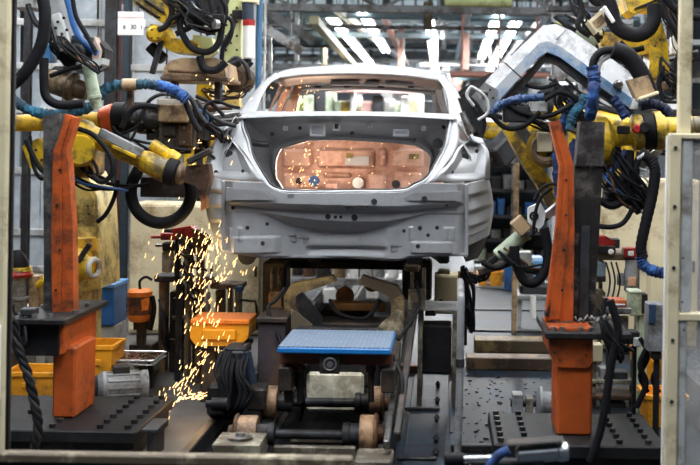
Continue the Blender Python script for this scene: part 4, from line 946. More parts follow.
# ---- hanging gripper, upper left
t = T('robot_gripper', 'dark steel robot gripper hanging at the upper left, with two thick black hoses', 'gripper')
D = 6.9
hose(t, [(40, -12), (45, 12), (43, 38), (35, 58), (22, 76), (4, 92)], 6.2, BLK, D-.5, ridge=.02, n=12)
hose(t, [(44, 58), (44, 80), (46, 96), (56, 104), (70, 105), (84, 103)], 4.6, BLK, D-.3, ridge=.025, n=12)
k = MB(); e_ = P(52, -4, D); k.beam(e_, V((e_.x-.05, D, 2.80)), .16, .14, .01); t.add('mount_post', k, GREY)
bm_(t, 'slide_rail', (52, -8, D), (66, 42, D), 14, .12, GREY); s_ = bm_(t, 'slide_plate', (56, 14, D-.1), (66, 44, D-.1), 10, .04, LGREY)
bolts(t, [(58, 22), (62, 34), (64, 18), (67, 30), (56, 28), (60, 40)], D-.13, 1.6, BLK, s_)
poly(t, 'body', [(58, 40), (78, 34), (94, 38), (102, 48), (100, 66), (80, 72), (64, 66), (54, 54)], D, .25, DGR)
lath(t, 'rotary_joint', (76, 52, D-.12), (76, 52, D+.1), [(0, 6), (.1, 9), (1, 9)], BLKM); lath(t, 'rotary_joint', (62, 47, D-.1), (62, 47, D+.1), [(0, 4), (1, 6)], STEEL)
poly(t, 'link_plate', [(64, 42), (80, 52), (78, 62), (60, 50)], D-.06, .04, GREY)
poly(t, 'jaw', [(94, 36), (100, 50), (98, 62), (92, 58)], D-.05, .1, mat('pale_pink_steel', (.48, .36, .30), .5, .2)); poly(t, 'jaw', [(100, 42), (105, 48), (104, 66), (99, 62)], D, .08, BLKM)
poly(t, 'jaw_plate', [(76, 62), (103, 58), (102, 64), (90, 72), (76, 73)], D-.1, .14, LGREY)
lath(t, 'push_rod', (88, 66, D-.12), (97, 108, D-.12), [(0, 6), (.7, 6.5), (.72, 7.2), (.78, 7.2), (.8, 6), (1, 5)], GRN)
lath(t, 'motor', (48, 80, D+.1), (88, 92, D+.1), [(0, 10), (.1, 12), (.5, 13), (.55, 15), (.66, 15), (.7, 10), (1, 9)], TAN); bx(t, 'gear_housing', 50, 66, 66, 82, D+.1, .15, BLKM, None, .02)
hose(t, [(66, -6), (70, 10), (74, 26), (82, 40), (98, 54)], 3.2, BLU, D-.05); hose(t, [(72, -6), (76, 16), (86, 34), (96, 52)], 2.4, BLK, D-.1)
hose(t, [(50, 76), (66, 70), (82, 66)], 2.5, BLK, D-.12); hose(t, [(28, 4), (34, 20), (44, 30)], 3, DGR, D)
wires(t, (60, 36), (100, 70), 8, D-.14, 2, 9, .009); wires(t, (46, 20), (60, 60), 5, D-.02, 2, 6, .011); bx(t, 'mount_bracket', 12, -4, 34, 8, D, .2, LGREY); bx(t, 'mount_plate', 40, 44, 52, 62, D+.1, .1, LBLU)
t.done()
# ---- sign
t = T('hanging_sign', 'white sign board with faint dark characters hung between two dark steel columns', 'sign')
bd = bx(t, 'board', 117.5, 12, 143, 35, 10.2, .03, WHITE, None, .003); bx(t, 'edge_line', 118, 17, 143, 17.7, 10.196, .004, mat('faint_pink_line', (.6, .35, .35), .6), bd, 0)
INK = mat('faded_ink', (.22, .21, .24), .6)
def strokes(cx, cy, segs, w, h, D, th=.9):
    k = MB()
    for (a, b, c, d) in segs: k.beam(P(cx+a*w, cy+b*h, D), P(cx+c*w, cy+d*h, D), S(th, D), .002, 0, V((0, 1, 0)))
    return k
t.add('character', strokes(123.5, 25.5, [(0, 0, 1, 0), (0, 1, 1, 1), (0, 0, 0, 1), (1, 0, 1, 1), (0, .5, 1, .5)], 1.6, 3.2, 10.196), INK, bd)
t.add('character', strokes(130.6, 25, [(0, 0, 1, 0), (1, 0, 1, 1), (.2, .5, 1, .5), (0, 1, 1, 1)], 2, 3.6, 10.196), INK, bd)
t.add('character', strokes(133.8, 25, [(0, 0, 1, 0), (0, 0, 0, 1), (1, 0, 1, 1), (0, 1, 1, 1)], 2, 3.6, 10.196), INK, bd)
t.add('character', strokes(141.4, 25, [(0, 0, 0, 1), (0, 1, .8, 1)], 1, 3.4, 10.196), INK, bd)
bx(t, 'hanger', 121, 4, 123, 12, 10.22, .02, STEEL); bx(t, 'hanger', 138, 4, 140, 12, 10.22, .02, STEEL); bx(t, 'tab', 143, 19, 145, 28, 10.21, .02, WHITE); t.done()
def column(x0, x1, D, m, label, y1=None, top=5.2):
    t = T('steel_column', label, 'column'); a, b = P(x0, 200, D), P(x1, 200, D); w = b.x-a.x
    k = MB(); k.box((a.x, D, 0), (b.x, D+.02, top)); k.box((a.x, D+.02+w, 0), (b.x, D+.04+w, top)); k.box(((a.x+b.x)/2-.012, D+.02, 0), ((a.x+b.x)/2+.012, D+.02+w, top)); t.add('flanges', k, m)
    k = MB(); k.box((a.x-.08, D-.06, 0), (b.x+.08, D+w+.1, .03)); t.add('foot_plate', k, DGR); return t.done()
column(102, 113, 11.5, DGR, 'dark grey steel column just left of the white sign board')
column(120, 126, 11.9, mat('blue_black_steel', (.03, .045, .06), .5, .3), 'slim blue black column right behind the white sign board')
column(112, 119, 12.2, mat('dark_red_steel', (.12, .035, .03), .5, .2), 'dark red steel column between the two dark columns at the sign')
column(21, 27, 11.3, DGR, 'dark steel column near the left edge behind the hanging gripper')
# ---- glazed partition, left background
t = T('glazed_partition', 'pale partition of grey glazed panels in cream frames behind the left robots', 'partition')
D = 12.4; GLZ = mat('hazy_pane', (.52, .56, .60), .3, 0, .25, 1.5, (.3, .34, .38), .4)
for (x0, x1) in ((9, 20), (28, 40), (40, 62), (66, 97), (99, 114), (117, 130), (133, 166), (168, 200), (202, 262)):
    for (y0, y1) in ((-20, 22), (25, 66), (69, 110), (114, 170), (175, 232), (236, 270)):
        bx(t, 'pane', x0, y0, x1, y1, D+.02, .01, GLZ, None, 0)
for x in (8, 24, 64, 98, 115.5, 131.5, 167, 201, 263): bx(t, 'mullion', x-1.6, -30, x+1.6, 300, D, .06, LGREY)
for y in (23.5, 67.5, 112, 172.5, 234, 271): bx(t, 'transom', 8, y-1.4, 263, y+1.4, D-.01, .05, LGREY)
bx(t, 'lower_panel', 8, 271, 263, 304, D, .06, CREAM, None, .004, None, True); t.done()
# ---- big robot, top left centre
t = T('welding_robot', 'yellow welding robot reaching down at the top edge under a black cable bundle', 'robot')
D = 8.4
def plate_bracket(x0, y0, x1, y1):
    pass
poly(t, 'bracket', [(130, -14), (176, -18), (168, 18), (162, 23), (134, 4)], D-.1, .2, YEL)
for (x0, y0, x1, y1) in ((136, 2, 160, 18), (142, -2, 165, 13)): bm_(t, 'slot', (x0, y0, D-.12), (x1, y1, D-.12), 2.4, .03, BLKM)
poly(t, 'arm', [(150, 24), (164, 26), (170, 38), (192, 40), (198, 44), (196, 54), (172, 52), (152, 40)], D, .25, YEL)
poly(t, 'arm_head', [(193, 34), (212, 38), (214, 50), (204, 58), (192, 52)], D+.05, .2, YGRN)
lath(t, 'joint', (155, 34, D-.12), (155, 34, D+.2), [(0, 6), (.1, 9), (1, 9)], YEL); bolts(t, [(152, 30), (158, 30), (152, 38), (158, 38)], D-.13, 1.1, DGR)
poly(t, 'rear_plate', [(160, -10), (230, -14), (222, 8), (190, 20), (166, 26)], D+.1, .15, BLKM)
for pts, r in (([(168, -6), (172, 12), (166, 26), (158, 30)], 3), ([(182, -10), (184, 10), (180, 26), (190, 46), (206, 52), (218, 44), (222, 24), (220, 6)], 3.4),
               ([(195, -10), (200, 8), (194, 24), (176, 34)], 3), ([(206, -10), (212, 10), (206, 22), (186, 28)], 2.6), ([(216, -8), (226, 8), (222, 26), (206, 34)], 2.4),
               ([(174, -10), (188, 6), (206, 16), (224, 14)], 3.2), ([(170, 20), (184, 14), (202, 22), (214, 18)], 2.6), ([(200, 56), (204, 68), (216, 70), (226, 62)], 4), ([(222, 14), (232, 22), (230, 38), (222, 50)], 2.2)):
    hose(t, pts, r, BLK, D-.2+random.uniform(-.06, .06))
wires(t, (165, -8), (212, 30), 14, D-.15, 6, 14, .012); wires(t, (185, 0), (226, 24), 10, D-.18, 5, 12, .01)
bx(t, 'connector', 212, 14, 224, 22, D-.3, .06, BLKM); lath(t, 'ring', (214, 24, D-.3), (218, 24, D-.28), [(0, 5), (1, 5)], STEEL)
k = MB(); e_ = P(160, -8, D); k.beam(e_+V((0, .1, -.1)), V((e_.x, D+.1, 2.80)), .24, .24, .03); t.add('mount_base', k, YEL)
bm_(t, 'rod', (162, 40, D), (152, 74, D), 5, .05, DGR); lath(t, 'weight', (150, 46, D+.1), (164, 60, D+.1), [(0, 6), (1, 6)], BLKM); t.done()
# ---- pale green machine column with white cylinder
t = T('machine_column', 'yellow green machine column with a white cylinder behind the left roof pillar', 'machine')
D = 9.2
pl = bx(t, 'back_plate', 222, -20, 242, 66, D, .2, YGRN); bx(t, 'side_plate', 214, -20, 222, 40, D+.1, .15, GRN)
bolts(t, [(226, 8), (237, 8), (226, 22), (237, 22), (226, 36), (237, 36), (226, 50), (237, 50), (231, 15), (231, 43)], D-.005, 1.3, BLK, pl)
lath(t, 'cylinder', (249, 59, D-.15), (249, 26, D-.15), [(0, 5), (.04, 6), (1, 6)], WHITE); lath(t, 'red_band', (249, 26, D-.15), (249, 20, D-.15), [(0, 6.3), (1, 6.3)], RED); lath(t, 'top_cylinder', (248, 20, D-.15), (248, 2, D-.15), [(0, 6), (1, 6)], mat('dark_navy_paint', (.02, .03, .05), .4))
bx(t, 'cap', 240, -10, 256, 2, D-.2, .2, CREAM); lath(t, 'piston_rod', (247, 92, D-.12), (247, 59, D-.12), [(0, 3), (.8, 3), (.82, 4.5), (1, 4.5)], BLKM)
lath(t, 'pipe', (258, 100, D), (260, -20, D), [(0, 3.2), (1, 3.2)], mat('steel_blue_pipe', (.07, .17, .30), .4, .3)); bx(t, 'foot', 224, 66, 240, 108, D+.02, .15, YCREAM); bx(t, 'lower_plate', 196, 80, 212, 106, D-.1, .15, YEL)
bx(t, 'clamp_block', 232, 10, 243, 18, D-.1, .12, BLKM); hose(t, [(235, 16), (232, 30), (224, 44), (222, 62), (228, 74), (244, 70), (252, 62)], 2.4, BLK, D-.2); hose(t, [(228, 64), (236, 58), (246, 66), (250, 80)], 2.4, DGR, D-.25)
hose(t, [(204, 62), (206, 70), (216, 71), (228, 68), (240, 62)], 4, BLK, D-.3)
lath(t, 'drum_motor', (236, 78, D-.25), (242, 80, D-.1), [(0, 8), (.3, 14), (1, 14)], mat('rust_brown_motor', (.20, .10, .05), .5, .3, .4, 10, (.06, .04, .02), .5))
for i in range(8):
    bx(t, 'fitting', 222+random.uniform(0, 26), 84+random.uniform(-4, 18), 0, 0, D, .1, DGR) if False else None
wires(t, (205, 90), (250, 84), 9, D-.2, 10, 10, .011); t.done()
t = T('tan_tank', 'tan rounded tank lying behind the blue sleeve hose', 'tank')
k = MB(); k.prism(path([(162, 77), (164, 68), (170, 61), (180, 58), (216, 58), (224, 62), (226, 77)], 8.3), (0, .5, 0)); t.add('shell', k, TAN); bx(t, 'seam_band', 160, 77, 228, 80, 8.28, .52, BROWN); bm_(t, 'pipe', (168, 71, 8.26), (206, 73, 8.26), 2.6, .03, RUSTM); bx(t, 'support', 170, 80, 176, 104, 8.4, .1, DGR); bx(t, 'support', 214, 80, 220, 104, 8.4, .1, DGR); t.done()
# ---- spot gun beside the car, left
t = T('spot_welding_gun', 'dark spot welding gun with steel tips touching the left rear corner of the car', 'welding gun')
D = 7.5
bm_(t, 'upper_arm', (206, 118, D), (241, 114, D), 5, .06, STEEL); bm_(t, 'lower_arm', (204, 126, D-.05), (238, 121, D-.05), 6, .06, DBRN); bx(t, 'body', 190, 100, 210, 132, D, .2, DBRN, None, .02)
lath(t, 'cylinder', (200, 108, D-.1), (232, 108, D-.1), [(0, 4), (.5, 4), (.55, 2), (1, 2)], RUSTM)
hose(t, [(204, 116), (206, 106), (216, 101), (230, 106), (240, 108)], 1.7, BLK, D-.2); hose(t, [(196, 100), (206, 112), (222, 122), (236, 126)], 2.2, DGR, D-.15); hose(t, [(196, 96), (212, 104), (224, 116)], 2, BLK, D-.18)
wires(t, (192, 104), (222, 140), 8, D-.1, 4, 9, .011); wires(t, (196, 134), (212, 156), 6, D, 4, 8, .011)
for (x, y) in ((212, 128), (204, 142), (198, 152), (210, 136)): bx(t, 'fitting', x-4, y-3, x+4, y+4, D-.05, .08, RUSTM if x > 203 else DBRN)
t.done()
# ================================================================ lower left background
cabinet(127, 205, 262, 400, 10.0, .5, CREAM, 'long low cream cabinet behind the falling sparks', nd=3)
t = T('parts_bin', 'blue plastic bin behind the left orange jig box', 'bin'); bx(t, 'tub', 93, 286, 114, 326, 8.6, .35, BLU, None, .01); bx(t, 'rim', 92, 284, 115, 288, 8.58, .38, LBLU); bx(t, 'side_pad', 87, 286, 93, 318, 8.62, .3, GRN); bx(t, 'stand', 90, 326, 115, 398, 8.62, .3, LGREY, None, .006, None, True); t.done()
t = T('pump_motor', 'bright orange pump motor with a black band in front of the cream cabinet', 'motor'); D = 8.2
lath(t, 'housing', (140, 321, D), (140, 289, D), [(0, 10), (.1, 12), (.16, 12), (.17, 12), (.85, 12), (.92, 12.5), (1, 10)], ORGB); lath(t, 'band', (140, 314, D), (140, 296, D), [(0, 12.4), (1, 12.4)], mat('sooty_band', (.05, .03, .025), .5, .1, .4, 10, (.4, .12, .03), .3))
poly(t, 'label_patch', [(141, 300), (149, 298), (148, 310), (142, 311)], D-.115, .012, ORGB); bx(t, 'pipe_neck', 133, 321, 147, 330, D, .08, DBRN); hose(t, [(140, 289), (140, 281), (146, 277), (152, 280)], 1.4, BLK, D); bx(t, 'foot', 136, 328, 144, 345, D, .08, DBRN)
hose(t, [(152, 296), (154, 310), (150, 330)], 2.5, BLK, D-.05); bx(t, 'stand', 128, 345, 152, 400, D, .2, DBRN, None, .006, None, True); t.done()
t = T('air_regulator', 'grey air regulator bottle on a red clamp in front of the cream cabinet', 'regulator'); D = 7.95
lath(t, 'bowl', (168, 272, D), (168, 251, D), [(0, 5), (.08, 6), (.9, 6), (1, 5)], GREY); bx(t, 'head', 162, 243, 175, 251, D-.05, .12, BLKM); lath(t, 'valve_handle', (151, 237, D), (163, 237, D), [(0, 1.5), (1, 1.5)], RED); bx(t, 'valve', 160, 233, 176, 240, D-.05, .1, RED); bx(t, 'pipe', 155, 244, 163, 247, D-.02, .03, STEEL); bx(t, 'cap', 164, 229, 172, 233, D-.02, .06, DGR)
bx(t, 'bracket', 174, 236, 180, 280, D+.08, .06, DGR); bx(t, 'post', 174, 280, 181, 400, D+.1, .06, DGR, None, .004, None, True); t.done()
t = T('clamp_unit', 'red pneumatic clamp unit on a stand just left of the car bumper', 'clamp'); D = 7.9
poly(t, 'arm', [(172, 229), (190, 226), (198, 232), (194, 238), (174, 236)], D, .12, RED); poly(t, 'jaw', [(190, 228), (204, 234), (210, 242), (206, 246), (196, 240)], D-.02, .1, DBRN)
bx(t, 'cylinder_block', 180, 238, 206, 246, D, .14, DGR); bx(t, 'base', 182, 246, 204, 254, D+.02, .14, BROWN)
for x in (186, 200): lath(t, 'guide_rod', (x, 278, D+.05), (x, 250, D+.05), [(0, 2), (1, 2)], STEEL)
bx(t, 'post', 183, 254, 190, 400, D+.1, .1, CREAMD, None, .006, None, True); bx(t, 'post', 194, 254, 202, 400, D+.1, .1, BROWN, None, .006, None, True)
wires(t, (178, 236), (204, 268), 7, D-.06, 6, 8, .009); wires(t, (182, 262), (200, 300), 5, D-.03, 4, 7, .009); t.done()
t = T('tool_stand', 'brown steel tool stand with upright posts behind the orange tray', 'stand'); D = 8.35
for i, (x0, x1, y0, m_) in enumerate(((157, 166, 280, BROWN), (168, 184, 292, DBRN), (214, 223, 290, BROWN), (226, 231, 286, TAN), (233, 240, 286, LGREY), (191, 198, 300, CREAMD))): bx(t, 'post', x0, y0, x1, 398, D+.03*i, .12, m_, None, .006, None, True)
bx(t, 'head', 154, 276, 186, 282, D-.03, .2, DGR); bx(t, 'head', 210, 284, 242, 289, D-.03, .22, BROWN); bx(t, 'blue_cap', 236, 286, 242, 292, D-.05, .1, BLU)
bx(t, 'tool_block', 172, 298, 186, 318, D-.05, .1, BLKM); bx(t, 'tool_block', 172, 316, 188, 320, D-.06, .1, OLIV2); bx(t, 'cross_bar', 158, 340, 240, 345, D+.02, .1, DBRN)
wires(t, (186, 284), (214, 330), 10, D-.06, 14, 14, .011); wires(t, (160, 300), (168, 352), 4, D-.05, 2, 4, .012); hose(t, [(240, 300), (250, 301), (256, 304), (257, 330)], 1.3, DGR, D)
lath(t, 'cylinder', (206, 312, D-.02), (206, 284, D-.02), [(0, 4.5), (.7, 4.5), (.72, 2), (1, 2)], LGREY); bx(t, 'bracket', 200, 276, 216, 284, D-.05, .12, GREY); t.done()
# orange tray on a stand
t = T('tray', 'orange yellow plastic tray on a stand, sparks falling in front of it', 'tray'); D = 7.35
k = MB(); k.prism(path([(192, 322), (246, 322), (249, 325), (248, 338), (240, 346), (196, 346), (190, 338), (190, 326)], D), (0, .3, 0)); t.add('tub', k, ORY)
bx(t, 'rim', 190, 320, 249, 324, D-.015, .33, ORGB); bx(t, 'front_step', 202, 330, 236, 340, D-.02, .03, ORY); bx(t, 'stand', 200, 346, 216, 410, D+.05, .2, DBRN, None, .006, None, True); bx(t, 'shelf', 194, 346, 246, 350, D, .3, BLKM); t.done()
crate(3, 373, 54, 412, 7.35, .3, ORY, 'orange yellow crate on the floor at the far left'); crate(80, 346, 112, 388, 7.5, .3, ORY, 'orange yellow crate right behind the left orange column')
t = T('white_cabinet', 'small white cabinet above the orange crate at the far left', 'cabinet'); bx(t, 'body', 16, 308, 48, 372, 8.2, .3, LGREY, None, .006, None, True); bx(t, 'door', 19, 322, 45, 370, 8.19, .012, WHITE); bx(t, 'handle', 22, 340, 24, 352, 8.17, .02, DGR); t.done()
t = T('valve_stand', 'stack of grey, red and yellow valves under a black cap at the far left', 'valve'); D = 7.85
lath(t, 'cap', (18, 268, D), (16, 250, D), [(0, 11), (.3, 11), (.8, 7), (1, 3)], BLK); lath(t, 'yellow_ring', (19, 271, D), (19, 267, D), [(0, 13), (1, 12)], YEL); lath(t, 'red_ring', (19, 277, D), (19, 271, D), [(0, 12), (.5, 14), (1, 12)], RED); lath(t, 'body', (18, 310, D), (18, 277, D), [(0, 9), (.3, 9), (.32, 11), (.4, 11), (.42, 8), (1, 9)], GREY)
bx(t, 'stand', 10, 310, 27, 400, D-.05, .2, GREY, None, .006, None, True); bx(t, 'side_valve', 28, 276, 40, 308, D, .1, TAN); lath(t, 'side_knob', (37, 286, D-.02), (46, 280, D-.02), [(0, 3), (1, 5)], YEL); wires(t, (12, 306), (30, 320), 5, D-.1, 8, 6, .01); t.done()
t = T('electric_motor', 'round grey electric motor lying on the floor right of the orange column', 'motor'); D = 7.3
p = P(97, 389, D); p.z = .125; d = V((.93, .36, 0)).normalized(); k = MB(); k.lathe(p, d, [(0, .03), (.0, .07), (.02, .085), (.03, .095), (.05, .095), (.06, .085), (.26, .085), (.27, .09), (.3, .09)], 24); t.add('housing', k, GREY)
k = MB(); k.lathe(p-d*.03, d, [(0, .02), (.005, .06), (.03, .075)], 20); c = t.add('fan_cover', k, DGR)
for i in range(12):
    k = MB(); a = i*math.pi/6; e = V((-d.y, d.x, 0))*math.cos(a)+UP*math.sin(a); k.beam(p+d*.06+e*.086, p+d*.25+e*.086, .012, .012, .002, e); t.add('cooling_fin', k, GREY)
k = MB(); k.box((p.x-.02, p.y-.0, 0), (p.x+.3, p.y+.18, .045), .006); t.add('foot', k, DGR); k = MB(); k.obox(p+d*.14+UP*.1, (d, V((-d.y, d.x, 0)), UP), (.05, .04, .025), .006); t.add('terminal_box', k, DGR); t.done()
t = T('chute', 'slanted beige chute bracket on the floor behind the electric motor', 'chute'); k = MB(); k.prism([P(127, 366, 7.5), P(156, 358, 8.2), P(156, 366, 8.2), P(134, 378, 7.5)], (.02, .03, -.02)); t.add('chute_plate', k, OLIVE); bx(t, 'leg', 127, 384, 134, 408, 7.35, .06, OLIVE, None, .004, None, True); bx(t, 'leg', 150, 362, 155, 392, 8.2, .05, OLIVE, None, .004, None, True); k = MB(); k.beam(P(130, 385, 7.38), P(152, 362, 8.2), .05, .09, .006); t.add('side_beam', k, OLIVE); t.done()
t = T('wire_tray', 'flat wire tray filled with rusty bits beside the left orange column', 'tray'); D = 7.7
a = P(110, 358, D); b = P(157, 358, D); z = P(133, 358, D).z
k = MB(); k.box((a.x, D-.1, z-.03), (b.x, D+.25, z-.02)); t.add('base', k, STEEL)
k = MB()
for (p, q) in ((V((a.x, D-.1, z)), V((b.x, D-.1, z))), (V((b.x, D-.1, z)), V((b.x, D+.25, z))), (V((b.x, D+.25, z)), V((a.x, D+.25, z))), (V((a.x, D+.25, z)), V((a.x, D-.1, z)))): k.beam(p, q, .012, .014); k.beam(p-UP*.025, q-UP*.025, .01, .01)
t.add('wire_rim', k, LSTEEL)
k = MB()
for i in range(200):
    x, y = random.uniform(a.x+.02, b.x-.02), random.uniform(D-.08, D+.23); s = random.uniform(.004, .011); k.obox(V((x, y, z-.012)), (V((math.cos(i*2), math.sin(i*2), .2)), V((-math.sin(i*2), math.cos(i*2), 0)), V((.2, 0, 1))), (s*1.6, s*.6, s*.6))
t.add('rusty_bits', k, RUSTM, kind='stuff'); k = MB(); k.box((a.x+.05, D, 0), (a.x+.08, D+.03, z-.03)); t.add('leg', k, DGR); k = MB(); k.box((b.x-.08, D+.1, 0), (b.x-.05, D+.13, z-.03)); t.add('leg', k, DGR); t.done()
t = T('floor_bracket', 'small black bracket on the floor at the right end of the left base plate', 'bracket'); a = P(158, 424, 6.1); k = MB(); k.box((a.x-.03, 6.0, 0), (a.x+.0, 6.25, .17), .004); t.add('upright', k, BLKM); k = MB(); k.box((a.x-.06, 6.0, .16), (a.x+.02, 6.25, .18), .003); t.add('shelf', k, DGR); t.done()
# ---- sparks: glowing metal drops
SPK = emit('glowing_spark', (1.0, .60, .24), 4.0)
k = MB()
def spark(x, y, D, L, a, w=.0032):
    p = P(x, y, D); d = V((math.sin(a), random.uniform(-.3, .3), math.cos(a))).normalized(); L = S(L, D)
    k.cyl(p-d*L/2, p+d*L/2, w*.62, w*.3, 5)
for i in range(170):
    u = random.random(); y = 224+(350-224)*u**.9; c = 205+8*math.sin(y*.02); wd = 14+16*math.sin(min(1, (y-205)/100)*math.pi)**.7
    spark(random.gauss(c, wd*.75), y+random.uniform(-8, 8), random.uniform(7.0, 7.6), random.uniform(2, 6.5), random.gauss(.32, .22), random.uniform(.002, .0042))
for i in range(70): spark(random.gauss(217, 15), random.uniform(232, 282), random.uniform(7.0, 7.5), random.uniform(2, 6), random.gauss(.3, .25), random.uniform(.002, .004))
for i in range(80):
    u = random.random(); spark(206-44*u+random.gauss(0, 5), 352+62*u+random.gauss(0, 9), random.uniform(6.5, 7.2), random.uniform(2, 7), random.gauss(.5, .35), random.uniform(.002, .004))
for i in range(36): p_ = random.gauss(196, 9); spark(p_, 396+random.gauss(0, 2.2)-(p_-196)*.12, 6.9, random.uniform(2, 7), random.gauss(1.2, .25), .003)
for i in range(16): spark(random.gauss(190, 18), random.gauss(155, 22), random.uniform(7.0, 7.5), random.uniform(2, 5), random.gauss(.5, .5), .0032)
for i in range(18): spark(random.gauss(222, 18), random.gauss(100, 20), random.uniform(7.8, 8.6), random.uniform(1.5, 3), random.gauss(.4, .5), .0035)
solo('weld_sparks', k, SPK, 'shower of glowing orange weld sparks falling left of the car to the floor', 'sparks', kind='stuff')
k = MB()
for i in range(60): spark(random.uniform(280, 330), random.uniform(143, 188), random.uniform(8.3, 9.3), random.uniform(1, 2.6), random.gauss(.5, .5), .003)
for i in range(30): spark(random.uniform(262, 320), random.uniform(80, 110), random.uniform(8.2, 9.2), random.uniform(1, 2.2), random.gauss(.5, .6), .003)
for i in range(14): spark(random.uniform(345, 425), random.uniform(143, 185), random.uniform(8.3, 9.3), random.uniform(1, 2), random.gauss(.5, .5), .003)
solo('weld_sparks', k, SPK, 'sparse glowing weld sparks flying inside the car cabin', 'sparks', kind='stuff')
# ================================================================ right side of the cell
t = T('jig_stand', 'orange jig column with curved orange bar and black post right of the car', 'jig stand')
D = 6.25
a, b = P(490, 430, 6.2), P(652, 430, 6.2)
k = MB(); k.box((a.x, 5.78, .12), (b.x, 6.5, .185), .006); pl = t.add('base_plate', k, BASEP); k = MB(); k.box((a.x+.02, 5.82, 0), (b.x-.02, 6.46, .12), .004); t.add('subframe', k, BLKM)
for i in range(6):
    for x in (a.x+.04, a.x+.16, b.x-.22, b.x-.08):
        k = MB(); y = 5.84+i*.12; k.cyl((x, y, .185), (x, y, .205), .016, n=8); t.add('bolt', k, BLKM, pl)
k = MB(); k.box((P(552, 400, D).x, 5.98, .185), (P(586, 400, D).x, 6.3, P(570, 340, D).z), .012); t.add('column', k, ORG)
k = MB(); k.prism(path([(549, 328), (593, 329), (593, 362), (588, 368), (556, 367), (549, 352)], 5.96), (0, .4, 0)); hb = t.add('head_box', k, ORG)
bolts(t, [(555, 352), (560, 360), (586, 338), (586, 355)], 5.955, 1.3, DBRN, hb)
k = MB(); k.box((P(540, 322, D).x, 5.9, P(570, 329, D).z), (P(622, 322, D).x, 6.5, P(570, 322.5, D).z), .006); tp = t.add('top_plate', k, BLKM)
for x in (548, 556, 574, 584, 600, 612):
    k = MB(); q = P(x, 322, D); q.y = 5.95; q.z = P(570, 322.5, D).z; k.cyl(q, q+UP*.02, .013, n=8); t.add('bolt', k, STEEL, tp)
k = MB(); k.prism(path([(549.5, 122), (560, 120), (573.5, 164), (574.5, 230), (573, 321), (545.5, 321), (551, 270), (556.5, 225), (560, 166)], 6.15), (0, .09, 0)); ob = t.add('curved_bar', k, ORG)
k = MB(); k.prism(path([(554, 126), (559, 124), (567.5, 165), (568, 230), (560, 319), (549, 319), (555, 270), (561, 225), (564.5, 166)], 6.138), (0, .012, 0)); t.add('facing_strip', k, ORG, ob)
bolts(t, [(566, 180), (566, 215), (564, 250), (562, 290)], 6.13, 1.4, BLKM, ob)
BP = mat('scuffed_black_post', (.022, .02, .02), .36, .4, .45, 9, (.15, .13, .12), .25)
k = MB(); k.prism(path([(575, 165), (603, 165), (599, 240), (594, 321), (573.5, 321), (574, 240)], 6.2), (0, .14, 0)); ip = t.add('inner_post', k, BP)
k = MB(); k.prism(path([(580.5, 121.5), (605, 122), (603.5, 166), (576, 166)], 6.18), (0, .15, 0)); t.add('post_head', k, mat('worn_grey_steel', (.15, .145, .15), .4, .6, .35, 10, (.04, .035, .035), .4))
k = MB(); k.prism(path([(581, 226), (590, 226), (588, 318), (579, 318)], 6.185), (0, .016, 0)); t.add('wear_strip', k, DGR, ip)
poly(t, 'side_lug', [(545, 316), (552, 300), (556, 316)], 6.14, .1, BLKM)
hose(t, [(610, 300), (618, 330), (612, 360), (606, 400), (600, 432), (590, 462)], 4.2, BLK, 5.75); hose(t, [(604, 320), (616, 345), (606, 380)], 3, BLK, 5.85); wires(t, (600, 320), (622, 362), 6, 5.85, 6, 7, .011)
k = MB()
for i in range(14):
    q = P(576+i*3, 319+2*math.sin(i*1.1), 5.88); k.ring(q, V((1, 0, .5*(-1)**i)), .012, .004, 10, 5)
t.add('chain', k, STEEL); t.done()
# ---- guard panel at the right edge
t = T('safety_screen', 'cream framed safety screen with a hazy clear pane at the right edge', 'screen')
D = 4.9; a = P(668, 133, D); xl = P(667, 300, D).x; xr = xl+.36
def fb(x0, x1, z0, z1, nm='frame_bar', dep=.05, m_=CREAM, y=0): k = MB(); k.box((x0, D+y, z0), (x1, D+y+dep, z1), .005); return t.add(nm, k, m_)
zt = a.z; fb(xl, xl+.05, .0, zt); fb(xl+.05, xr, zt-.025, zt); zm = P(690, 411, D).z; zm = P(690, 316, D).z; fb(xl+.05, xr, zm-.022, zm+.012); fb(xl+.05, xr, .05, .09)
fb(xl+.055, xl+.085, .1, zm-.022, 'inner_strip', .03, LGREY, .01); fb(xl+.055, xl+.10, zm+.012, zt-.025, 'inner_strip', .03, LGREY, .01)
PANE = mat('scratched_clear_pane', (.78, .78, .76), .35, 0, .15, 5, (.5, .48, .44), .35); _b = PANE.node_tree.nodes['Principled BSDF']; _b.inputs['Alpha'].default_value = .3; _b.inputs['Specular IOR Level'].default_value = .2
k = MB(); k.box((xl+.06, D+.02, zm+.012), (xr, D+.026, zt-.025)); t.add('pane', k, PANE); k = MB(); k.box((xl+.06, D+.02, .09), (xr, D+.026, zm-.022)); t.add('pane', k, PANE)
for z in (zt-.06, zt-.3, zt-.55, zm-.1, zm-.35): k = MB(); q = V((xl+.025, D, z)); k.cyl(q, q-V((0, .006, 0)), .008, n=8); t.add('screw', k, DGR)
bolts(t, [(683, 258), (682, 302), (684, 330), (694, 140)], D-.002, 1.2, DGR)
k = MB(); xp = P(682, 60, D).x; k.box((xp, D+.05, zt-.15), (xp+.052, D+.1, 2.4), .006); t.add('post', k, CREAM)
k = MB(); k.box((xl-.006, D+.02, .0), (xl, D+.05, zt-.01)); t.add('edge_strip', k, WHITE); t.done()
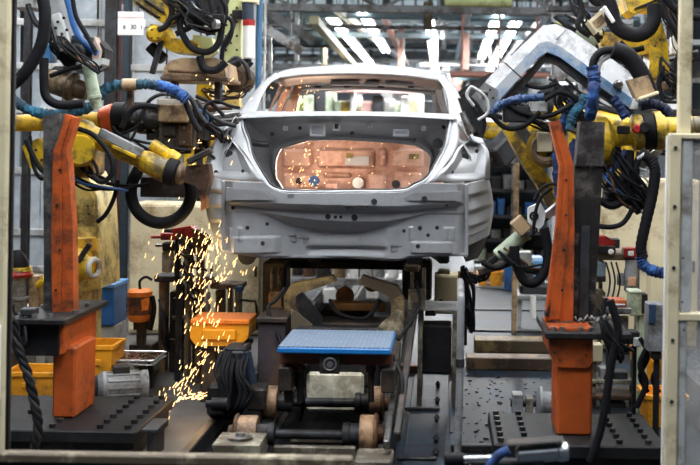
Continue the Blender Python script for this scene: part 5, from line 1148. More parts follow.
# ---- white gun arm with blue trim
t = T('gun_arm', 'white angled gun arm with blue trim bent over the right shoulder of the car', 'robot arm')
D = 6.75
poly(t, 'arm', [(468, 102), (491, 75), (535, 33), (543, 25.5), (556, 24), (572, 31), (612, 59), (641, 80), (646, 92), (630, 105), (585, 74), (560, 55), (547, 50), (538, 56), (514, 83), (490, 112), (474, 108)], D, .17, ALU)
poly(t, 'blue_trim', [(491, 92), (538, 44), (547, 41), (560, 46), (589, 67), (633, 99), (630, 108), (585, 76), (560, 57), (547, 52), (538, 58), (513, 85), (494, 106)], D-.012, .19, mat('blue_trim_paint', (.16, .30, .50), .4, .15, .35, 8, (.45, .47, .5), .35))
poly(t, 'under_rail', [(497, 104), (515, 86), (539, 59), (547, 53), (560, 58), (585, 77), (630, 109), (636, 112), (630, 115), (584, 84), (558, 64), (547, 60), (520, 92), (500, 113)], D+.02, .12, DGR)
bm_(t, 'joint_line', (504, 62, D-.013), (524, 80, D-.013), 1.2, .004, DGR); bm_(t, 'joint_line', (566, 30, D-.01), (556, 40, D-.01), 1, .004, GREY)
hd = poly(t, 'head_plate', [(470, 98), (485, 82), (498, 90), (494, 104), (482, 112)], D-.03, .05, LSTEEL); bx(t, 'square_hole', 482, 92, 488, 98, D-.045, .016, BLKM, hd); bx(t, 'hole_rim', 480.5, 90.5, 489.5, 99.5, D-.036, .006, GREY, hd)
hose(t, [(478, 120), (488, 112), (486, 98), (474, 88), (470, 88), (467, 96), (474, 106), (480, 118)][:7], 1.7, LGREY, D-.12, 'loop_cable', None, 0)
lath(t, 'hub', (618, 85, D-.05), (618, 85, D+.1), [(0, 3), (.1, 5), (1, 6)], STEEL)
poly(t, 'wedge_bracket', [(458, 92), (470, 84), (492, 72), (494, 76), (476, 96), (462, 100)], D+.2, .08, BLKM); poly(t, 'lower_head', [(458, 98), (470, 100), (478, 112), (484, 122), (484, 138), (474, 136), (464, 116)], D-.0, .12, DGR)
lath(t, 'tip', (462, 112, D), (472, 134, D), [(0, 3), (.4, 4), (1, 6)], STEEL); hose(t, [(464, 94), (476, 104), (484, 120), (482, 134)], 2.4, BLK, D-.1); bolts(t, [(474, 100), (490, 90), (480, 108), (493, 98)], D-.04, 1.2, BLK, hd)
sleeve(t, [(491, 113), (500, 105), (514, 100), (530, 98), (544, 97)], 4, mat('navy_hose_sleeve', (.02, .055, .15), .5, 0, .4, 14), D-.1); bx(t, 'sensor_box', 503, 106, 530, 122, D+.05, .12, DGR)
bx(t, 'bracket', 530, 96, 548, 112, D+.1, .1, LGREY); hose(t, [(492, 116), (506, 128), (524, 126), (540, 112)], 2.6, BLK, D); t.done()
# ---- upper right robot
t = T('welding_robot', 'yellow welding robot in the upper right corner with a half loop of black hose', 'robot')
D = 7.6
hh = poly(t, 'upper_arm', [(620, -14), (668, -20), (660, 2), (634, 14), (628, 10)], D-.2, .3, YEL); bm_(t, 'groove', (634, 9, D-.21), (658, -1, D-.21), 1.6, .02, DBRN, hh)
hose(t, [(604, -8), (610, 6), (613, 20), (621, 30), (636, 35), (648, 30), (654, 18), (654, 4)], 7.5, BLK, D-.45, ridge=.025, n=14)
k = MB(); k.prism(path([(588, 21), (602, 9), (611, 22), (597, 33)], D-.4), (0, .16, 0)); c = t.add('cylinder_head', k, CREAM); k = MB(); k.prism(path([(592, 22), (602, 14), (606, 20), (597, 28)], D-.41), (0, .02, 0)); t.add('recess', k, TAN, c); bm_(t, 'collar', (602, 8, D-.42), (612, 24, D-.42), 3.5, .2, WHITE, c)
poly(t, 'elbow', [(602, 32), (622, 34), (650, 31), (650, 52), (640, 56), (606, 48)], D, .3, YEL); poly(t, 'elbow_plate', [(604, 34), (620, 32), (624, 38), (612, 48), (602, 44)], D-.1, .1, YEL2)
l_ = poly(t, 'lower_arm', [(650, 24), (662, 22), (668, 44), (670, 82), (648, 86), (650, 52)], D-.05, .25, YEL); poly(t, 'arm_cover', [(654, 52), (664, 54), (665, 76), (653, 78)], D-.065, .02, YEL, l_); bolts(t, [(655, 30), (660, 40), (655, 46), (660, 80), (652, 82)], D-.06, 1.2, DGR, l_)
bx(t, 'flange', 644, 82, 672, 90, D-.1, .3, BROWN); lath(t, 'motor', (580, 26, D+.1), (600, 40, D+.1), [(0, 8), (.3, 10), (.9, 10), (1, 8)], GRN)
for pts, r in (([(658, -10), (664, 12), (676, 30), (690, 40)], 3), ([(664, -10), (672, 6), (690, 16), (706, 18)], 4), ([(576, -8), (582, 10), (578, 26), (590, 36)], 3), ([(668, 20), (680, 44), (676, 66), (688, 84)], 2.4),
               ([(664, 74), (660, 84), (664, 96), (674, 98), (678, 86), (672, 74), (664, 76)], 1.6), ([(664, 66), (658, 82), (664, 100), (680, 102)], 1.8), ([(588, -8), (598, 2), (606, -8)], 5), ([(620, 42), (630, 50), (644, 48)], 3)): hose(t, pts, r, BLK, D-.25)
wires(t, (664, 0), (690, 60), 10, D-.1, 4, 10, .011); wires(t, (660, 60), (684, 100), 10, D-.15, 6, 9, .01); wires(t, (572, 0), (600, 40), 8, D, 4, 10, .012); bx(t, 'bracket', 672, 36, 682, 54, D+.2, .1, WHITE); k = MB(); e_ = P(645, -8, D); k.beam(e_+V((0, 0, -.1)), V((e_.x, D+.1, 2.80)), .24, .24, .03); t.add('mount_base', k, YEL); t.done()
# ---- right robot with horizontal arm
t = T('welding_robot', 'yellow welding robot with a horizontal arm behind the black post right of the car', 'robot')
D = 6.85
lath(t, 'wrist', (604, 139, D), (634, 134, D), [(0, 13), (.2, 11), (.6, 10), (.9, 12), (1, 12)], YEL); lath(t, 'collar', (632, 133, D), (643, 132, D), [(0, 16), (.1, 18), (.9, 18), (1, 16)], YEL)
bx(t, 'cover_plate', 617, 126, 630, 134, D-.1, .02, BLKM, None, .006); lath(t, 'red_cap', (637, 129, D-.12), (637, 129, D-.09), [(0, 3), (1, 5)], RED); lath(t, 'sensor', (645, 127, D-.13), (645, 127, D-.08), [(0, 5), (1, 6)], DGR)
lath(t, 'band', (642, 132, D), (654, 131, D), [(0, 17), (.1, 18.5), (.9, 18.5), (1, 17)], BLK); lath(t, 'forearm_collar', (654, 131, D), (667, 130, D), [(0, 20), (.9, 20), (1, 15)], YEL); lath(t, 'forearm', (666, 130, D), (730, 126, D), [(0, 13), (.2, 12), (.22, 14), (.4, 14), (.42, 12), (1, 12)], YEL)
k = MB(); e_ = P(738, 126, D); k.obox(e_, (V((1, 0, 0)), V((0, 1, 0)), UP), (.17, .15, .15), .04); k.beam(e_-UP*.1+V((.05, .1, 0)), V((e_.x+.1, D+.1, .8)), .2, .24, .03); k.cyl((e_.x+.1, D-.12, .85), (e_.x+.1, D+.32, .85), .17); t.add('lower_arm', k, YEL)
k = MB(); k.lathe(V((e_.x+.1, D+.1, .3)), V((0, 0, 1)), [(0, .25), (.08, .26), (.12, .2), (.5, .17)], 20); t.add('turret', k, YEL); k = MB(); k.box((e_.x-.2, D-.2, 0), (e_.x+.4, D+.4, .3), .02); t.add('pedestal', k, DGR)
lath(t, 'body', (592, 142, D+.02), (612, 140, D+.02), [(0, 18), (.3, 25), (.8, 24), (1, 18)], YEL); poly(t, 'lower_bracket', [(604, 150), (618, 154), (614, 176), (606, 184), (600, 170)], D+.05, .15, YEL)
lath(t, 'drive_housing', (546, 148, D+.15), (546, 148, D+.4), [(0, 8), (.05, 16), (.1, 20), (1, 20)], YEL2); k = MB(); k.ring(P(546, 149, D+.12), V((0, 1, 0)), S(12, D), S(4, D)); t.add('drive_ring', k, BROWN); bx(t, 'drive_cover', 537, 132, 553, 152, D+.08, .06, CREAM)
poly(t, 'link_arm', [(504, 130), (513, 128), (538, 162), (562, 196), (558, 206), (548, 202), (526, 170)], D+.45, .2, YEL); poly(t, 'link_foot', [(536, 184), (545, 182), (560, 204), (548, 208)], D+.4, .15, YEL2)
sleeve(t, [(592, 66, D-.3), (594, 80, D-.3), (593, 96, D-.32), (590, 118, D-.2)], 6.2, BLUS); sleeve(t, [(586, 96), (580, 106), (572, 118), (570, 130)], 5, TEAL, D-.05); sleeve(t, [(612, 98), (619, 106), (626, 118)], 5.5, BLUS, D-.1); sleeve(t, [(575, 96), (566, 116), (560, 140), (557, 170), (560, 196)], 5, BLUS, D+.05); sleeve(t, [(577, 140), (570, 156), (574, 176)], 4.5, BLUS, D)
hose(t, [(592, 72), (594, 60), (601, 52), (612, 50), (618, 54)], 4, BLK, D-.3); hose(t, [(597, 74), (600, 62), (610, 55)], 3, LGREY, D-.28, ridge=.02); hose(t, [(613, 50), (626, 55), (636, 66), (644, 80), (648, 92)], 9, BLK, D-.35, ridge=.02, n=14)
br = poly(t, 'hose_clamp', [(628, 80), (648, 75), (655, 92), (636, 98)], D-.48, .1, TAN); bm_(t, 'clamp_band', (637, 100, D-.46), (657, 93, D-.46), 4, .12, CREAM, br); bm_(t, 'pin', (648, 98, D-.5), (660, 91, D-.5), 2.4, .02, BLK); sleeve(t, [(640, 106), (652, 104), (662, 107), (670, 114)], 5, mat('black_blue_sleeve', (.012, .02, .05), .7, 0, .4, 14), D-.3)
for pts, r, m_ in (([(630, 150), (628, 170), (618, 186), (606, 196)], 4.5, BLK), ([(640, 152), (634, 172), (622, 190)], 3.4, BLK), ([(626, 150), (616, 166), (606, 178)], 3, BLUS), ([(622, 176), (634, 168), (650, 172)], 1.2, LGREY), ([(622, 186), (640, 176), (652, 186)], 1.2, LGREY), ([(624, 190), (634, 196), (648, 200)], 1.4, BLU),
                   ([(600, 200), (612, 206), (626, 198), (634, 184), (636, 168)], 4, BLK), ([(598, 226), (612, 227), (624, 222), (634, 206)], 2.6, BLK), ([(534, 200), (540, 190), (550, 184), (560, 186)], 1.6, BLK), ([(500, 98), (520, 112), (548, 116), (572, 104)], 2.6, BLK), ([(544, 100), (560, 92), (576, 100), (582, 118)], 3, BLK), ([(522, 84), (540, 88), (556, 84)], 2, BLK)): hose(t, pts, r, m_, D-.05)
wires(t, (616, 150), (648, 206), 16, D, 6, 12, .012); wires(t, (600, 160), (640, 210), 10, D+.05, 8, 12, .014); wires(t, (510, 100), (560, 130), 12, D+.1, 6, 12, .012); wires(t, (556, 90), (590, 130), 10, D+.1, 4, 10, .012)
bx(t, 'junction_box', 606, 176, 640, 206, D+.2, .2, BLKM, None, .02); poly(t, 'white_bracket', [(628, 170), (660, 146), (663, 152), (636, 176)], D+.15, .05, LGREY); bx(t, 'tag', 657, 170, 662, 178, D-.1, .02, LBLU)
hose(t, [(640, 152), (650, 160), (655, 172), (652, 196), (646, 222), (641, 246), (643, 258)], 5.6, BLK, D-.2, 'drop_hose', None, .05, n=12); k = MB(); k.ring(P(641.5, 155, D-.2), V((1, 0, -1)), S(4, D), S(2, D)); t.add('hose_ring', k, WHITE); sleeve(t, [(640, 256), (644, 265), (653, 271), (664, 273), (676, 272)], 5.4, BLUS, D-.2)
t.done()
# ---- spot gun at the right flank
t = T('spot_welding_gun', 'grey green spot welding gun with white holed plate at the right flank of the car', 'welding gun')
D = 7.0
lath(t, 'cylinder', (496, 257, D), (526, 232, D), [(0, 4), (.05, 7), (.9, 7.5), (.92, 8.5), (1, 8.5)], GRN); bm_(t, 'mount_block', (515, 219, D-.05), (526, 232, D-.05), 14, .1, TAN)
pl = poly(t, 'white_plate', [(528, 208), (540, 202), (546, 212), (544, 224), (538, 232), (528, 222)], D-.08, .05, WHITE); k = MB(); q = P(534, 216, D-.085); k.ring(q, V((0, 1, 0)), S(3.6, D), S(1, D)); k.cyl(q, q-V((0, .006, 0)), S(1.6, D)); t.add('round_hole', k, BLK, pl); k = MB(); q = P(535, 230, D-.085); k.ring(q, V((0, 1, 0)), S(2, D), S(.8, D)); t.add('round_hole', k, BLK, pl)
bm_(t, 'slide', (546, 216, D), (560, 204, D), 8, .08, LSTEEL); bm_(t, 'slide_rod', (540, 224, D+.03), (562, 208, D+.03), 3, .03, DGR)
hose(t, [(514, 246), (516, 262), (524, 280), (536, 282), (546, 268), (548, 250), (544, 228)], 5, BLK, D-.15, ridge=.02, n=12); bm_(t, 'tip', (484, 266, D), (498, 256, D), 6, .06, BLKM); bm_(t, 'lower_arm', (478, 272, D), (512, 262, D), 7, .07, DBRN); hose(t, [(482, 262), (496, 268), (508, 262), (512, 248)], 3, BLK, D-.08)
bx(t, 'blue_pad', 526, 262, 534, 284, D+.3, .1, LBLU); bx(t, 'body', 520, 232, 546, 250, D+.05, .12, BLKM, None, .02); wires(t, (500, 250), (546, 268), 8, D-.05, 8, 10, .011); bx(t, 'white_cover', 518, 252, 532, 272, D+.2, .1, WHITE); hose(t, [(533, 235), (536, 210), (542, 196), (552, 188)], 1.8, BLK, D-.12); t.done()
t = T('cable_bundle', 'tangle of dark cables hanging at the right rear wheel arch of the car', 'cable'); D = 7.6
wires(t, (464, 268), (472, 330), 12, D, 6, 7, .012); wires(t, (466, 272), (490, 268), 8, D-.05, 10, 6, .011); bx(t, 'clamp', 458, 272, 474, 285, D+.05, .08, mat('orange_rusty_clamp', (.5, .2, .05), .5)); bx(t, 'holder', 460, 290, 470, 322, D+.05, .06, DGR); lath(t, 'hanging_rod', (465, 345, D+.1), (465, 270, D+.1), [(0, 2), (1, 2)], BLKM); t.done()
# ---- lower right machinery
cabinet(596, 180, 700, 400, 9.6, .5, CREAM, 'tall cream cabinet wall behind the right orange column', nd=2)
t = T('valve_bench', 'cream shelf with red and black valves behind the right black post', 'bench'); D = 7.7
bx(t, 'shelf', 594, 254, 640, 260, D, .3, CREAMD); poly(t, 'red_clamp', [(594, 237), (606, 236), (616, 242), (612, 248), (596, 247)], D-.02, .12, RED); bx(t, 'valve', 598, 246, 616, 254, D-.03, .12, BLKM); bx(t, 'valve', 606, 239, 620, 248, D, .1, DGR); lath(t, 'knob', (611, 252, D-.08), (611, 252, D-.03), [(0, 2), (1, 3)], WHITE)
bx(t, 'red_box', 624, 248, 637, 258, D-.03, .1, RED); bx(t, 'lens', 628, 251, 634, 256, D-.036, .01, WHITE); lath(t, 'regulator', (631, 292, D), (631, 260, D), [(0, 5), (.06, 7), (.7, 7), (.75, 6), (1, 6)], GREY); bx(t, 'label_plate', 628, 277, 636, 286, D-.05, .01, mat('orange_white_label', (.75, .42, .28), .5, 0, .3, 14)); bx(t, 'side_port', 618, 274, 626, 286, D, .06, GREY)
bx(t, 'glass_bowl', 594, 262, 606, 278, D, .08, mat('blue_grey_bowl', (.22, .30, .36), .3, .2)); bx(t, 'bowl_cap', 593, 276, 606, 282, D-.01, .1, DGR)
for xs_ in ((606, 262), (611, 262), (616, 262)): hose(t, [xs_, (xs_[0]+4, 280), (xs_[0]+1, 298), (xs_[0]-6, 306)], .9, DGR, D-.02, 'thin_tube', None, 0)
bx(t, 'post', 597, 260, 603, 420, D+.12, .06, OLIVE, None, .004, None, True); bx(t, 'post', 634, 260, 640, 420, D+.12, .06, OLIVE, None, .004, None, True); bx(t, 'elbow_joint', 594, 290, 606, 322, D+.02, .1, CREAMD, None, .02); t.done()
t = T('control_box', 'pale green control box beside a dark one, right of the black post', 'box'); D = 7.3
bx(t, 'body', 630, 293, 642, 316, D, .14, GRN); bx(t, 'dark_body', 641, 294, 648, 314, D+.02, .12, DGR); bx(t, 'lid', 629.5, 291, 642.5, 294, D-.005, .15, GRN); bx(t, 'post', 637, 316, 648, 402, D+.04, .08, GRN, None, .006, None, True); t.done()
t = T('switch_box', 'grey switch box with a dark blue face next to the right guard panel', 'box'); D = 6.6
bx(t, 'body', 648, 304, 664, 352, D, .14, GREY); bx(t, 'face', 649, 304, 656, 324, D-.012, .014, mat('dark_blue_face', (.02, .05, .10), .4)); bx(t, 'bracket', 652, 352, 662, 360, D+.02, .06, BLKM); bx(t, 'post', 654, 360, 660, 420, D+.05, .05, BLKM, None, .004, None, True); bolts(t, [(660, 310), (660, 346)], D-.004, 1, STEEL); t.done()
t = T('spray_box', 'orange topped small machine with grey valves right of the black post', 'machine'); D = 6.9
bx(t, 'orange_case', 609, 300, 627, 308, D-.03, .14, mat('red_orange_case', (.62, .16, .06), .45, 0, .2, 8)); bx(t, 'white_strip', 610, 304, 626, 306, D-.04, .02, WHITE); bx(t, 'tray', 607, 308, 632, 314, D-.05, .16, STEEL); bx(t, 'frame', 604, 298, 609, 330, D, .12, BLKM)
lath(t, 'cylinder', (624, 336, D), (624, 316, D), [(0, 4), (1, 4.6)], STEEL); lath(t, 'cylinder', (616, 334, D), (616, 318, D), [(0, 3), (1, 3.4)], GREY); bx(t, 'valve_block', 606, 332, 640, 344, D-.02, .12, BLKM); bx(t, 'socket', 634, 338, 642, 347, D-.05, .06, LGREY); bx(t, 'leg', 606, 344, 612, 430, D, .06, BLKM, None, .004, None, True); bx(t, 'leg', 632, 344, 637, 430, D, .06, BLKM, None, .004, None, True)
wires(t, (600, 310), (630, 350), 10, D-.08, 12, 10, .011); hose(t, [(640, 338), (648, 356), (640, 376), (648, 392)], 2.4, BLK, D-.15); hose(t, [(650, 348), (658, 362), (652, 380), (660, 392)], 1.8, BLK, D-.2); hose(t, [(646, 350), (640, 366), (646, 384), (636, 408)], 3, BLK, D-.18); t.done()
crate(636, 350, 676, 380, 7.6, .3, ORY, 'orange yellow crate on a shelf behind the right guard panel, the upper one'); crate(646, 396, 688, 438, 7.0, .3, ORY, 'orange yellow crate on the floor behind the right guard panel, the lower one')
t = T('shelf_rack', 'low rack behind the right orange column holding grey parts', 'rack'); D = 7.5
bx(t, 'shelf', 588, 396, 640, 400, D, .3, RUSTM); bx(t, 'shelf', 588, 380, 634, 384, D+.02, .25, OLIVE); bx(t, 'post', 588, 350, 597, 422, D+.05, .06, OLIVE, None, .004, None, True); bx(t, 'post', 630, 360, 636, 422, D+.1, .05, OLIVE, None, .004, None, True); bx(t, 'part', 600, 368, 612, 380, D+.03, .12, GREY); bx(t, 'part', 614, 372, 628, 380, D+.03, .12, DGR); bx(t, 'part', 602, 402, 626, 416, D+.03, .15, DGR); bx(t, 'part', 592, 345, 603, 362, D+.03, .12, CREAM); t.done()
t = T('idler_roller', 'small grey flanged roller on a bracket left of the right orange column', 'roller'); D = 7.0
p = P(536, 404, D); k = MB(); k.lathe(V((p.x, D, .13)), V((1, 0, 0)), [(0, .06), (.02, .1), (.035, .1), (.04, .07), (.1, .07), (.105, .1), (.12, .1)], 20); t.add('roller', k, GREY); k = MB(); k.box((p.x-.06, D-.06, 0), (p.x-.02, D+.06, .17), .004); t.add('bracket', k, OLIVE); k = MB(); k.box((p.x-.14, D-.06, 0), (p.x-.08, D+.06, .19), .004); t.add('bracket', k, GREY); k = MB(); k.cyl((p.x-.15, D, .13), (p.x+.16, D, .13), .02); t.add('shaft', k, DGR); t.done()
# ---- nearest tool at the bottom right
t = T('robot_tool', 'silver cylinder tool with a blue hose at the bottom edge, nearest the camera', 'tool'); D = 4.5
lath(t, 'barrel', (516, 455, D), (568, 451, D), [(0, 7), (.05, 9), (.8, 9), (.82, 10), (.95, 10), (1, 9)], LSTEEL); bm_(t, 'saddle', (508, 443, D-.02), (564, 439, D-.02), 2.6, .08, DBRN); lath(t, 'rod', (462, 459, D), (492, 458, D), [(0, 3), (1, 3)], LSTEEL); lath(t, 'cap', (444, 460, D), (464, 459, D), [(0, 4), (.1, 7), (1, 6)], BLK)
hose(t, [(484, 478), (491, 465), (499, 455), (509, 450)], 5, BLUS, D-.12, ridge=.02, n=12); lath(t, 'end_cap', (566, 451, D), (569, 451, D), [(0, 6), (1, 6)], BLKM); k = MB(); k.box((P(520, 460, D).x, D-.02, 0), (P(532, 460, D).x, D+.04, P(520, 462, D).z), .006); t.add('stand', k, BLKM); bx(t, 'base_block', 470, 462, 545, 480, D-.02, .06, BLKM); t.done()
# ================================================================ farther down the line
def fr(px, D, s, az, lean, elbow, fore, label):
    p = P(px, 300, D); p.z = 0; return far_robot(p, s, az, lean, elbow, fore, label)
fr(276, 15.0, 1.0, 1.0, .2, .1, -.6, 'farther yellow welding robot seen through the left of the rear window of the car')
fr(585, 13.4, 1.0, math.pi, .3, .2, -.5, 'farther yellow welding robot behind the drive housing right of the car')
fr(196, 11.6, 1.0, 1.9, .15, .25, -.4, 'farther yellow welding robot behind the tan tank left of the car')
fr(640, 11.0, 1.0, 3.7, .1, .3, -.7, 'farther yellow welding robot just right of the white angled gun arm')
# shelves and machines at the end of the right aisle
t = T('storage_rack', 'tall pale rack with boxes at the end of the right aisle', 'rack'); D = 16.0
for x in (476, 512, 548): bx(t, 'upright', x-1.5, 150, x+1.5, 272, D, .08, GREY, None, .004, None, True)
bx(t, 'back_panel', 474, 140, 550, 262, D+.65, .02, mat('dark_teal_panel', (.06, .085, .10), .6), None, 0)
for y in (164, 190, 216, 240, 262): bx(t, 'shelf', 474, y, 550, y+2, D, .6, DGR)
t.done()
ORD = ['first', 'second', 'third', 'fourth', 'fifth', 'sixth', 'seventh', 'eighth', 'ninth', 'tenth', 'eleventh', 'twelfth']
cols = [(GREY, 'grey'), (GREY, 'grey'), (DGR, 'dark grey'), (GRN, 'pale green'), (DGR, 'dark grey'), (BROWN, 'brown'), (LBLU, 'light blue'), (BLU, 'dark blue'), (BLKM, 'black'), (LGREY, 'pale grey')]
def small_box(x, y0, x1, y1, D, dep, m, label, group):
    t = T('box', label, 'box', group); bx(t, 'body', x, y0+(y1-y0)*.22, x1, y1, D, dep, m, None, .008); bx(t, 'lid', x-.4, y0, x1+.4, y0+(y1-y0)*.24, D-.012, dep+.024, m, None, .006); return t.done()
for r, y in enumerate((164, 190, 216, 240, 262)):
    x = 478; n_ = 0
    while x < 541:
        w_ = random.uniform(6, 12); h_ = random.uniform(8, 18); c_ = random.choice(cols)
        small_box(x, y-h_, min(x+w_, 547), y, D+.12+random.uniform(0, .15), .3, c_[0], '%s box, %s from the left on the %s shelf of the far pale rack' % (c_[1], ORD[n_], ('top', 'second', 'middle', 'fourth', 'bottom')[r]), 'boxes on the far pale rack'); x += w_+random.uniform(1.5, 3); n_ += 1
cp = MB(); cp.box((P(513.5, 200, 10.5).x, 10.5, 0), (P(519, 200, 10.5).x, 10.56, P(516, 163, 10.5).z), .004); solo('wooden_post', cp, TAN, 'thin pale brown post left of the grey green spot gun', 'post')
D = 14.0
crate(490, 272, 503, 286, D, .4, ORY, 'small yellow crate at the far end of the right aisle, the right one'); crate(478, 274, 488, 286, D+.1, .4, ORY, 'small yellow crate at the far end of the right aisle, the left one')
t = T('post_stand', 'blue and cream posts on a grey base at the far end of the right aisle', 'stand'); bx(t, 'blue_post', 504, 264, 512, 302, D-.2, .1, BLU, None, .004, None, True); bx(t, 'cream_post', 512, 262, 519, 304, D-.6, .1, CREAM, None, .004, None, True); bx(t, 'base', 476, 287, 506, 292, D-.02, .5, GREY, None, .004, None, True); t.done()
t = T('machine_bench', 'grey machine bench with blue covers seen behind the black V hose', 'machine'); D = 10.9
bx(t, 'table', 516, 296, 560, 300, D, .5, GREY); bx(t, 'leg', 518, 300, 522, 312, D+.05, .06, LGREY, None, .004, None, True); bx(t, 'leg', 553, 300, 557, 312, D+.05, .06, LGREY, None, .004, None, True); bx(t, 'blue_cover', 530, 258, 546, 284, D+.1, .3, LBLU, None, .03); bx(t, 'white_cover', 518, 262, 530, 282, D+.12, .3, WHITE, None, .03); lath(t, 'white_pipe', (533, 318, D-.1), (533, 296, D-.1), [(0, 3), (1, 3)], WHITE); bx(t, 'motor', 520, 284, 556, 296, D+.1, .3, DGR, None, .03); t.done()
# through the windows of the car and under it
t = T('body_line', 'bright pinkish white machine row far ahead, seen through the rear window', 'machine'); D = 20.0
x = 286
while x < 446:
    w_ = random.uniform(5, 13); y = random.uniform(80, 104); bx(t, 'panel', x, y, x+w_, 170, D+random.uniform(0, .5), .4, random.choice([YEL, YGRN, DGR, YEL2, GRN] if x < 346 else [WHITE, WHITE, LGREY, CREAM, mat('pink_machine_paint', (.62, .38, .34), .5), DGR, GRN]), None, .02, None, True); x += w_*.9
bx(t, 'top_beam', 330, 88, 450, 92, D-.1, .2, mat('pink_machine_paint', (.62, .38, .34), .5)); bx(t, 'red_beam', 340, 80, 446, 84, D+.6, .2, BRN2); t.done()
D = 12.5
for i, (x0, x1, m_, c_) in enumerate(((278, 286, LBLU, 'light blue'), (287, 292, CREAM, 'cream'), (294, 302, DGR, 'dark grey'), (303, 314, RUSTM, 'rusty'), (316, 330, DGR, 'dark grey'), (333, 345, TAN, 'tan'), (350, 358, WHITE, 'white'), (360, 372, LGREY, 'pale grey'), (374, 384, GREY, 'grey'), (388, 398, WHITE, 'white'), (402, 416, DGR, 'dark grey'))): small_box(x0, 256+random.uniform(0, 4), x1, 280, D+random.uniform(0, .2), .3, m_, '%s box, %s from the left on the bench seen under the car bumper' % (c_, ORD[i]), 'boxes on the bench under the bumper')
t = T('far_bench', 'grey bench seen in the gap under the car bumper', 'bench')
bx(t, 'bench_top', 270, 280, 424, 284, D-.05, .6, GREY)
for x in (272, 345, 418): bx(t, 'leg', x-2, 284, x+2, 304, D+.02, .06, GREY, None, .004, None, True)
bx(t, 'white_unit', 322, 288, 336, 306, D-.1, .2, WHITE, None, .02, None, True); bx(t, 'white_unit', 366, 286, 378, 300, D-.1, .2, WHITE, None, .02); t.done()
# right background clutter wall
t = T('pipe_rack', 'grey rack of pipes and boxes behind the right robots', 'rack'); D = 11.8
for x in (552, 580, 612, 648, 690): bx(t, 'upright', x-1.5, -40, x+1.5, 312, D, .1, GREY, None, .004, None, True)
for y in (8, 40, 78, 110, 150, 190): bx(t, 'rail', 548, y, 715, y+3, D-.02, .1, random.choice([GREY, DGR, STEEL]))
wires(t, (560, 20), (690, 60), 10, D-.1, 20, 30, .02); wires(t, (560, 90), (690, 140), 10, D-.1, 20, 30, .02); t.done()
for r, y in enumerate((40, 78, 110, 150, 190)):
    x = 553; n_ = 0
    while x < 694:
        w_ = random.uniform(7, 18); h_ = random.uniform(8, 24); c_ = random.choice([(DGR, 'dark grey'), (BLKM, 'black'), (LGREY, 'pale grey'), (GREY, 'grey'), (GRN, 'pale green'), (WHITE, 'white'), (STEEL, 'steel'), (YGRN, 'yellow green')])
        small_box(x, y-h_, x+w_, y, D+.0, .12, c_[0], '%s box, %s from the left on the %s rail of the grey pipe rack' % (c_[1], ORD[n_], ('topmost', 'second', 'third', 'fourth', 'lowest')[r]), 'boxes on the grey pipe rack'); x += w_+random.uniform(4, 14); n_ += 1
# hall end: machines and pipes in front of the back wall
t = T('pipe_wall', 'pale hazy wall of pipes and panels at the far end of the hall', 'wall of pipes'); D = 34.0
for i in range(60):
    x = random.uniform(240, 620); y = random.uniform(66, 190); w_ = random.uniform(3, 16); h_ = random.uniform(4, 22); bx(t, 'panel', x, y, x+w_, y+h_, D+random.uniform(0, 1.5), .3, random.choice([LGREY, GREY, DGR, WHITE, STEEL, CREAM, BRN2, DUCT, GRN]), None, .02)
t.done()

# overhead gantries that carry the hanging robots (their beams run just above the frame)
for side, xa, xb, Ds, lb in (('left', -3.9, -1.7, (6.9, 8.5), 'grey overhead gantry carrying the hanging gripper and robot at the upper left'), ('right', 2.5, .9, (7.7,), 'grey overhead gantry carrying the hanging robot at the upper right')):
    t = T('gantry', lb, 'gantry')
    for D in Ds:
        k = MB(); k.beam((xa, D, 2.9), (xb, D, 2.9), .2, .2, .01); t.add('beam', k, GREY)
        k = MB(); k.box((xa-.1, D-.1, 0), (xa+.1, D+.1, 2.8), .01); t.add('post', k, GREY); k = MB(); k.box((xa-.2, D-.2, 0), (xa+.2, D+.2, .03)); t.add('foot_plate', k, DGR)
    if len(Ds) > 1: k = MB(); k.beam((xa, Ds[0], 3.05), (xa, Ds[1], 3.05), .12, .12, .01); t.add('tie_beam', k, GREY)
    t.done()
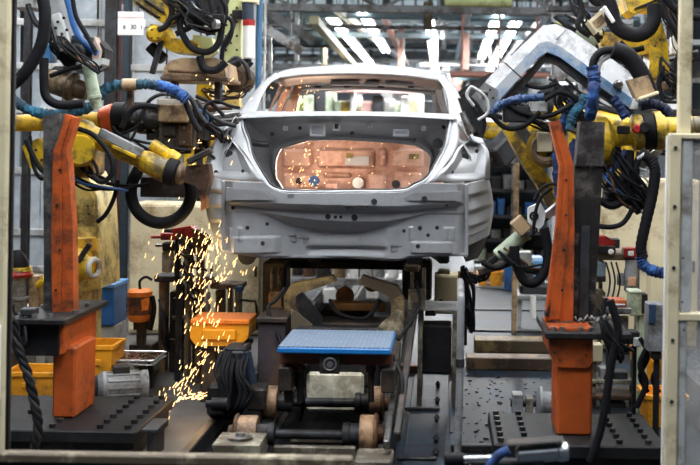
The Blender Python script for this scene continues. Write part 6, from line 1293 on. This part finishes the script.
# ================================================================ lights
w = bpy.data.worlds.new('hall_air'); sc.world = w; w.use_nodes = True
w.node_tree.nodes['Background'].inputs['Color'].default_value = (.62, .72, .85, 1)
wn, wl = w.node_tree.nodes, w.node_tree.links
_g = wn.new('ShaderNodeTexCoord'); _s = wn.new('ShaderNodeSeparateXYZ'); _m = wn.new('ShaderNodeMapRange'); _m.interpolation_type = 'SMOOTHSTEP'
_m.inputs['From Min'].default_value = .38; _m.inputs['From Max'].default_value = .8; _m.inputs['To Min'].default_value = .02; _m.inputs['To Max'].default_value = 1.7
wl.new(_g.outputs['Generated'], _s.inputs['Vector']); wl.new(_s.outputs['Z'], _m.inputs['Value']); wl.new(_m.outputs['Result'], wn['Background'].inputs['Strength'])
def area(name, loc, sx, sy, e, c=(.96, .98, 1.0), rot=(0, 0, 0)):
    l = bpy.data.lights.new(name, 'AREA'); l.shape = 'RECTANGLE'; l.size = sx; l.size_y = sy; l.energy = e; l.color = c
    o = bpy.data.objects.new(name, l); COL.objects.link(o); o.location = loc; o.rotation_euler = rot; return o
for X in (-2.6, -.5, 1.7): area('lamp_light', (X, 6.6, 4.42), .2, 8.5, 215)
for X in (-1.8, -.3, 1.1): area('lamp_light', (X, 23, 3.5), .2, 10, 750)
for X in (-4.6, 4.2): area('lamp_light', (X, 12, 4.6), .2, 8, 260)
def flash(name, p, e, c, r=.05):
    l = bpy.data.lights.new(name, 'POINT'); l.energy = e; l.color = c; l.shadow_soft_size = r
    o = bpy.data.objects.new(name, l); COL.objects.link(o); o.location = p
flash('weld_and_fill', K(318, 172, 1.7), 16, (1.0, .74, .56), .12)  # warm point light added inside the cabin to brighten the dash
flash('weld_and_fill', P(198, 150, 7.55), 2.0, (1.0, .55, .22))
flash('spark_glow', P(196, 390, 6.8), 1.5, (1.0, .6, .25)); flash('spark_glow', P(206, 262, 7.15), 3, (1.0, .68, .3))

for X in (-3.5, 0, 3.5): area('lamp_light', (X, 37, 3.9), .2, 10, 600)  # area fill added to brighten the back wall
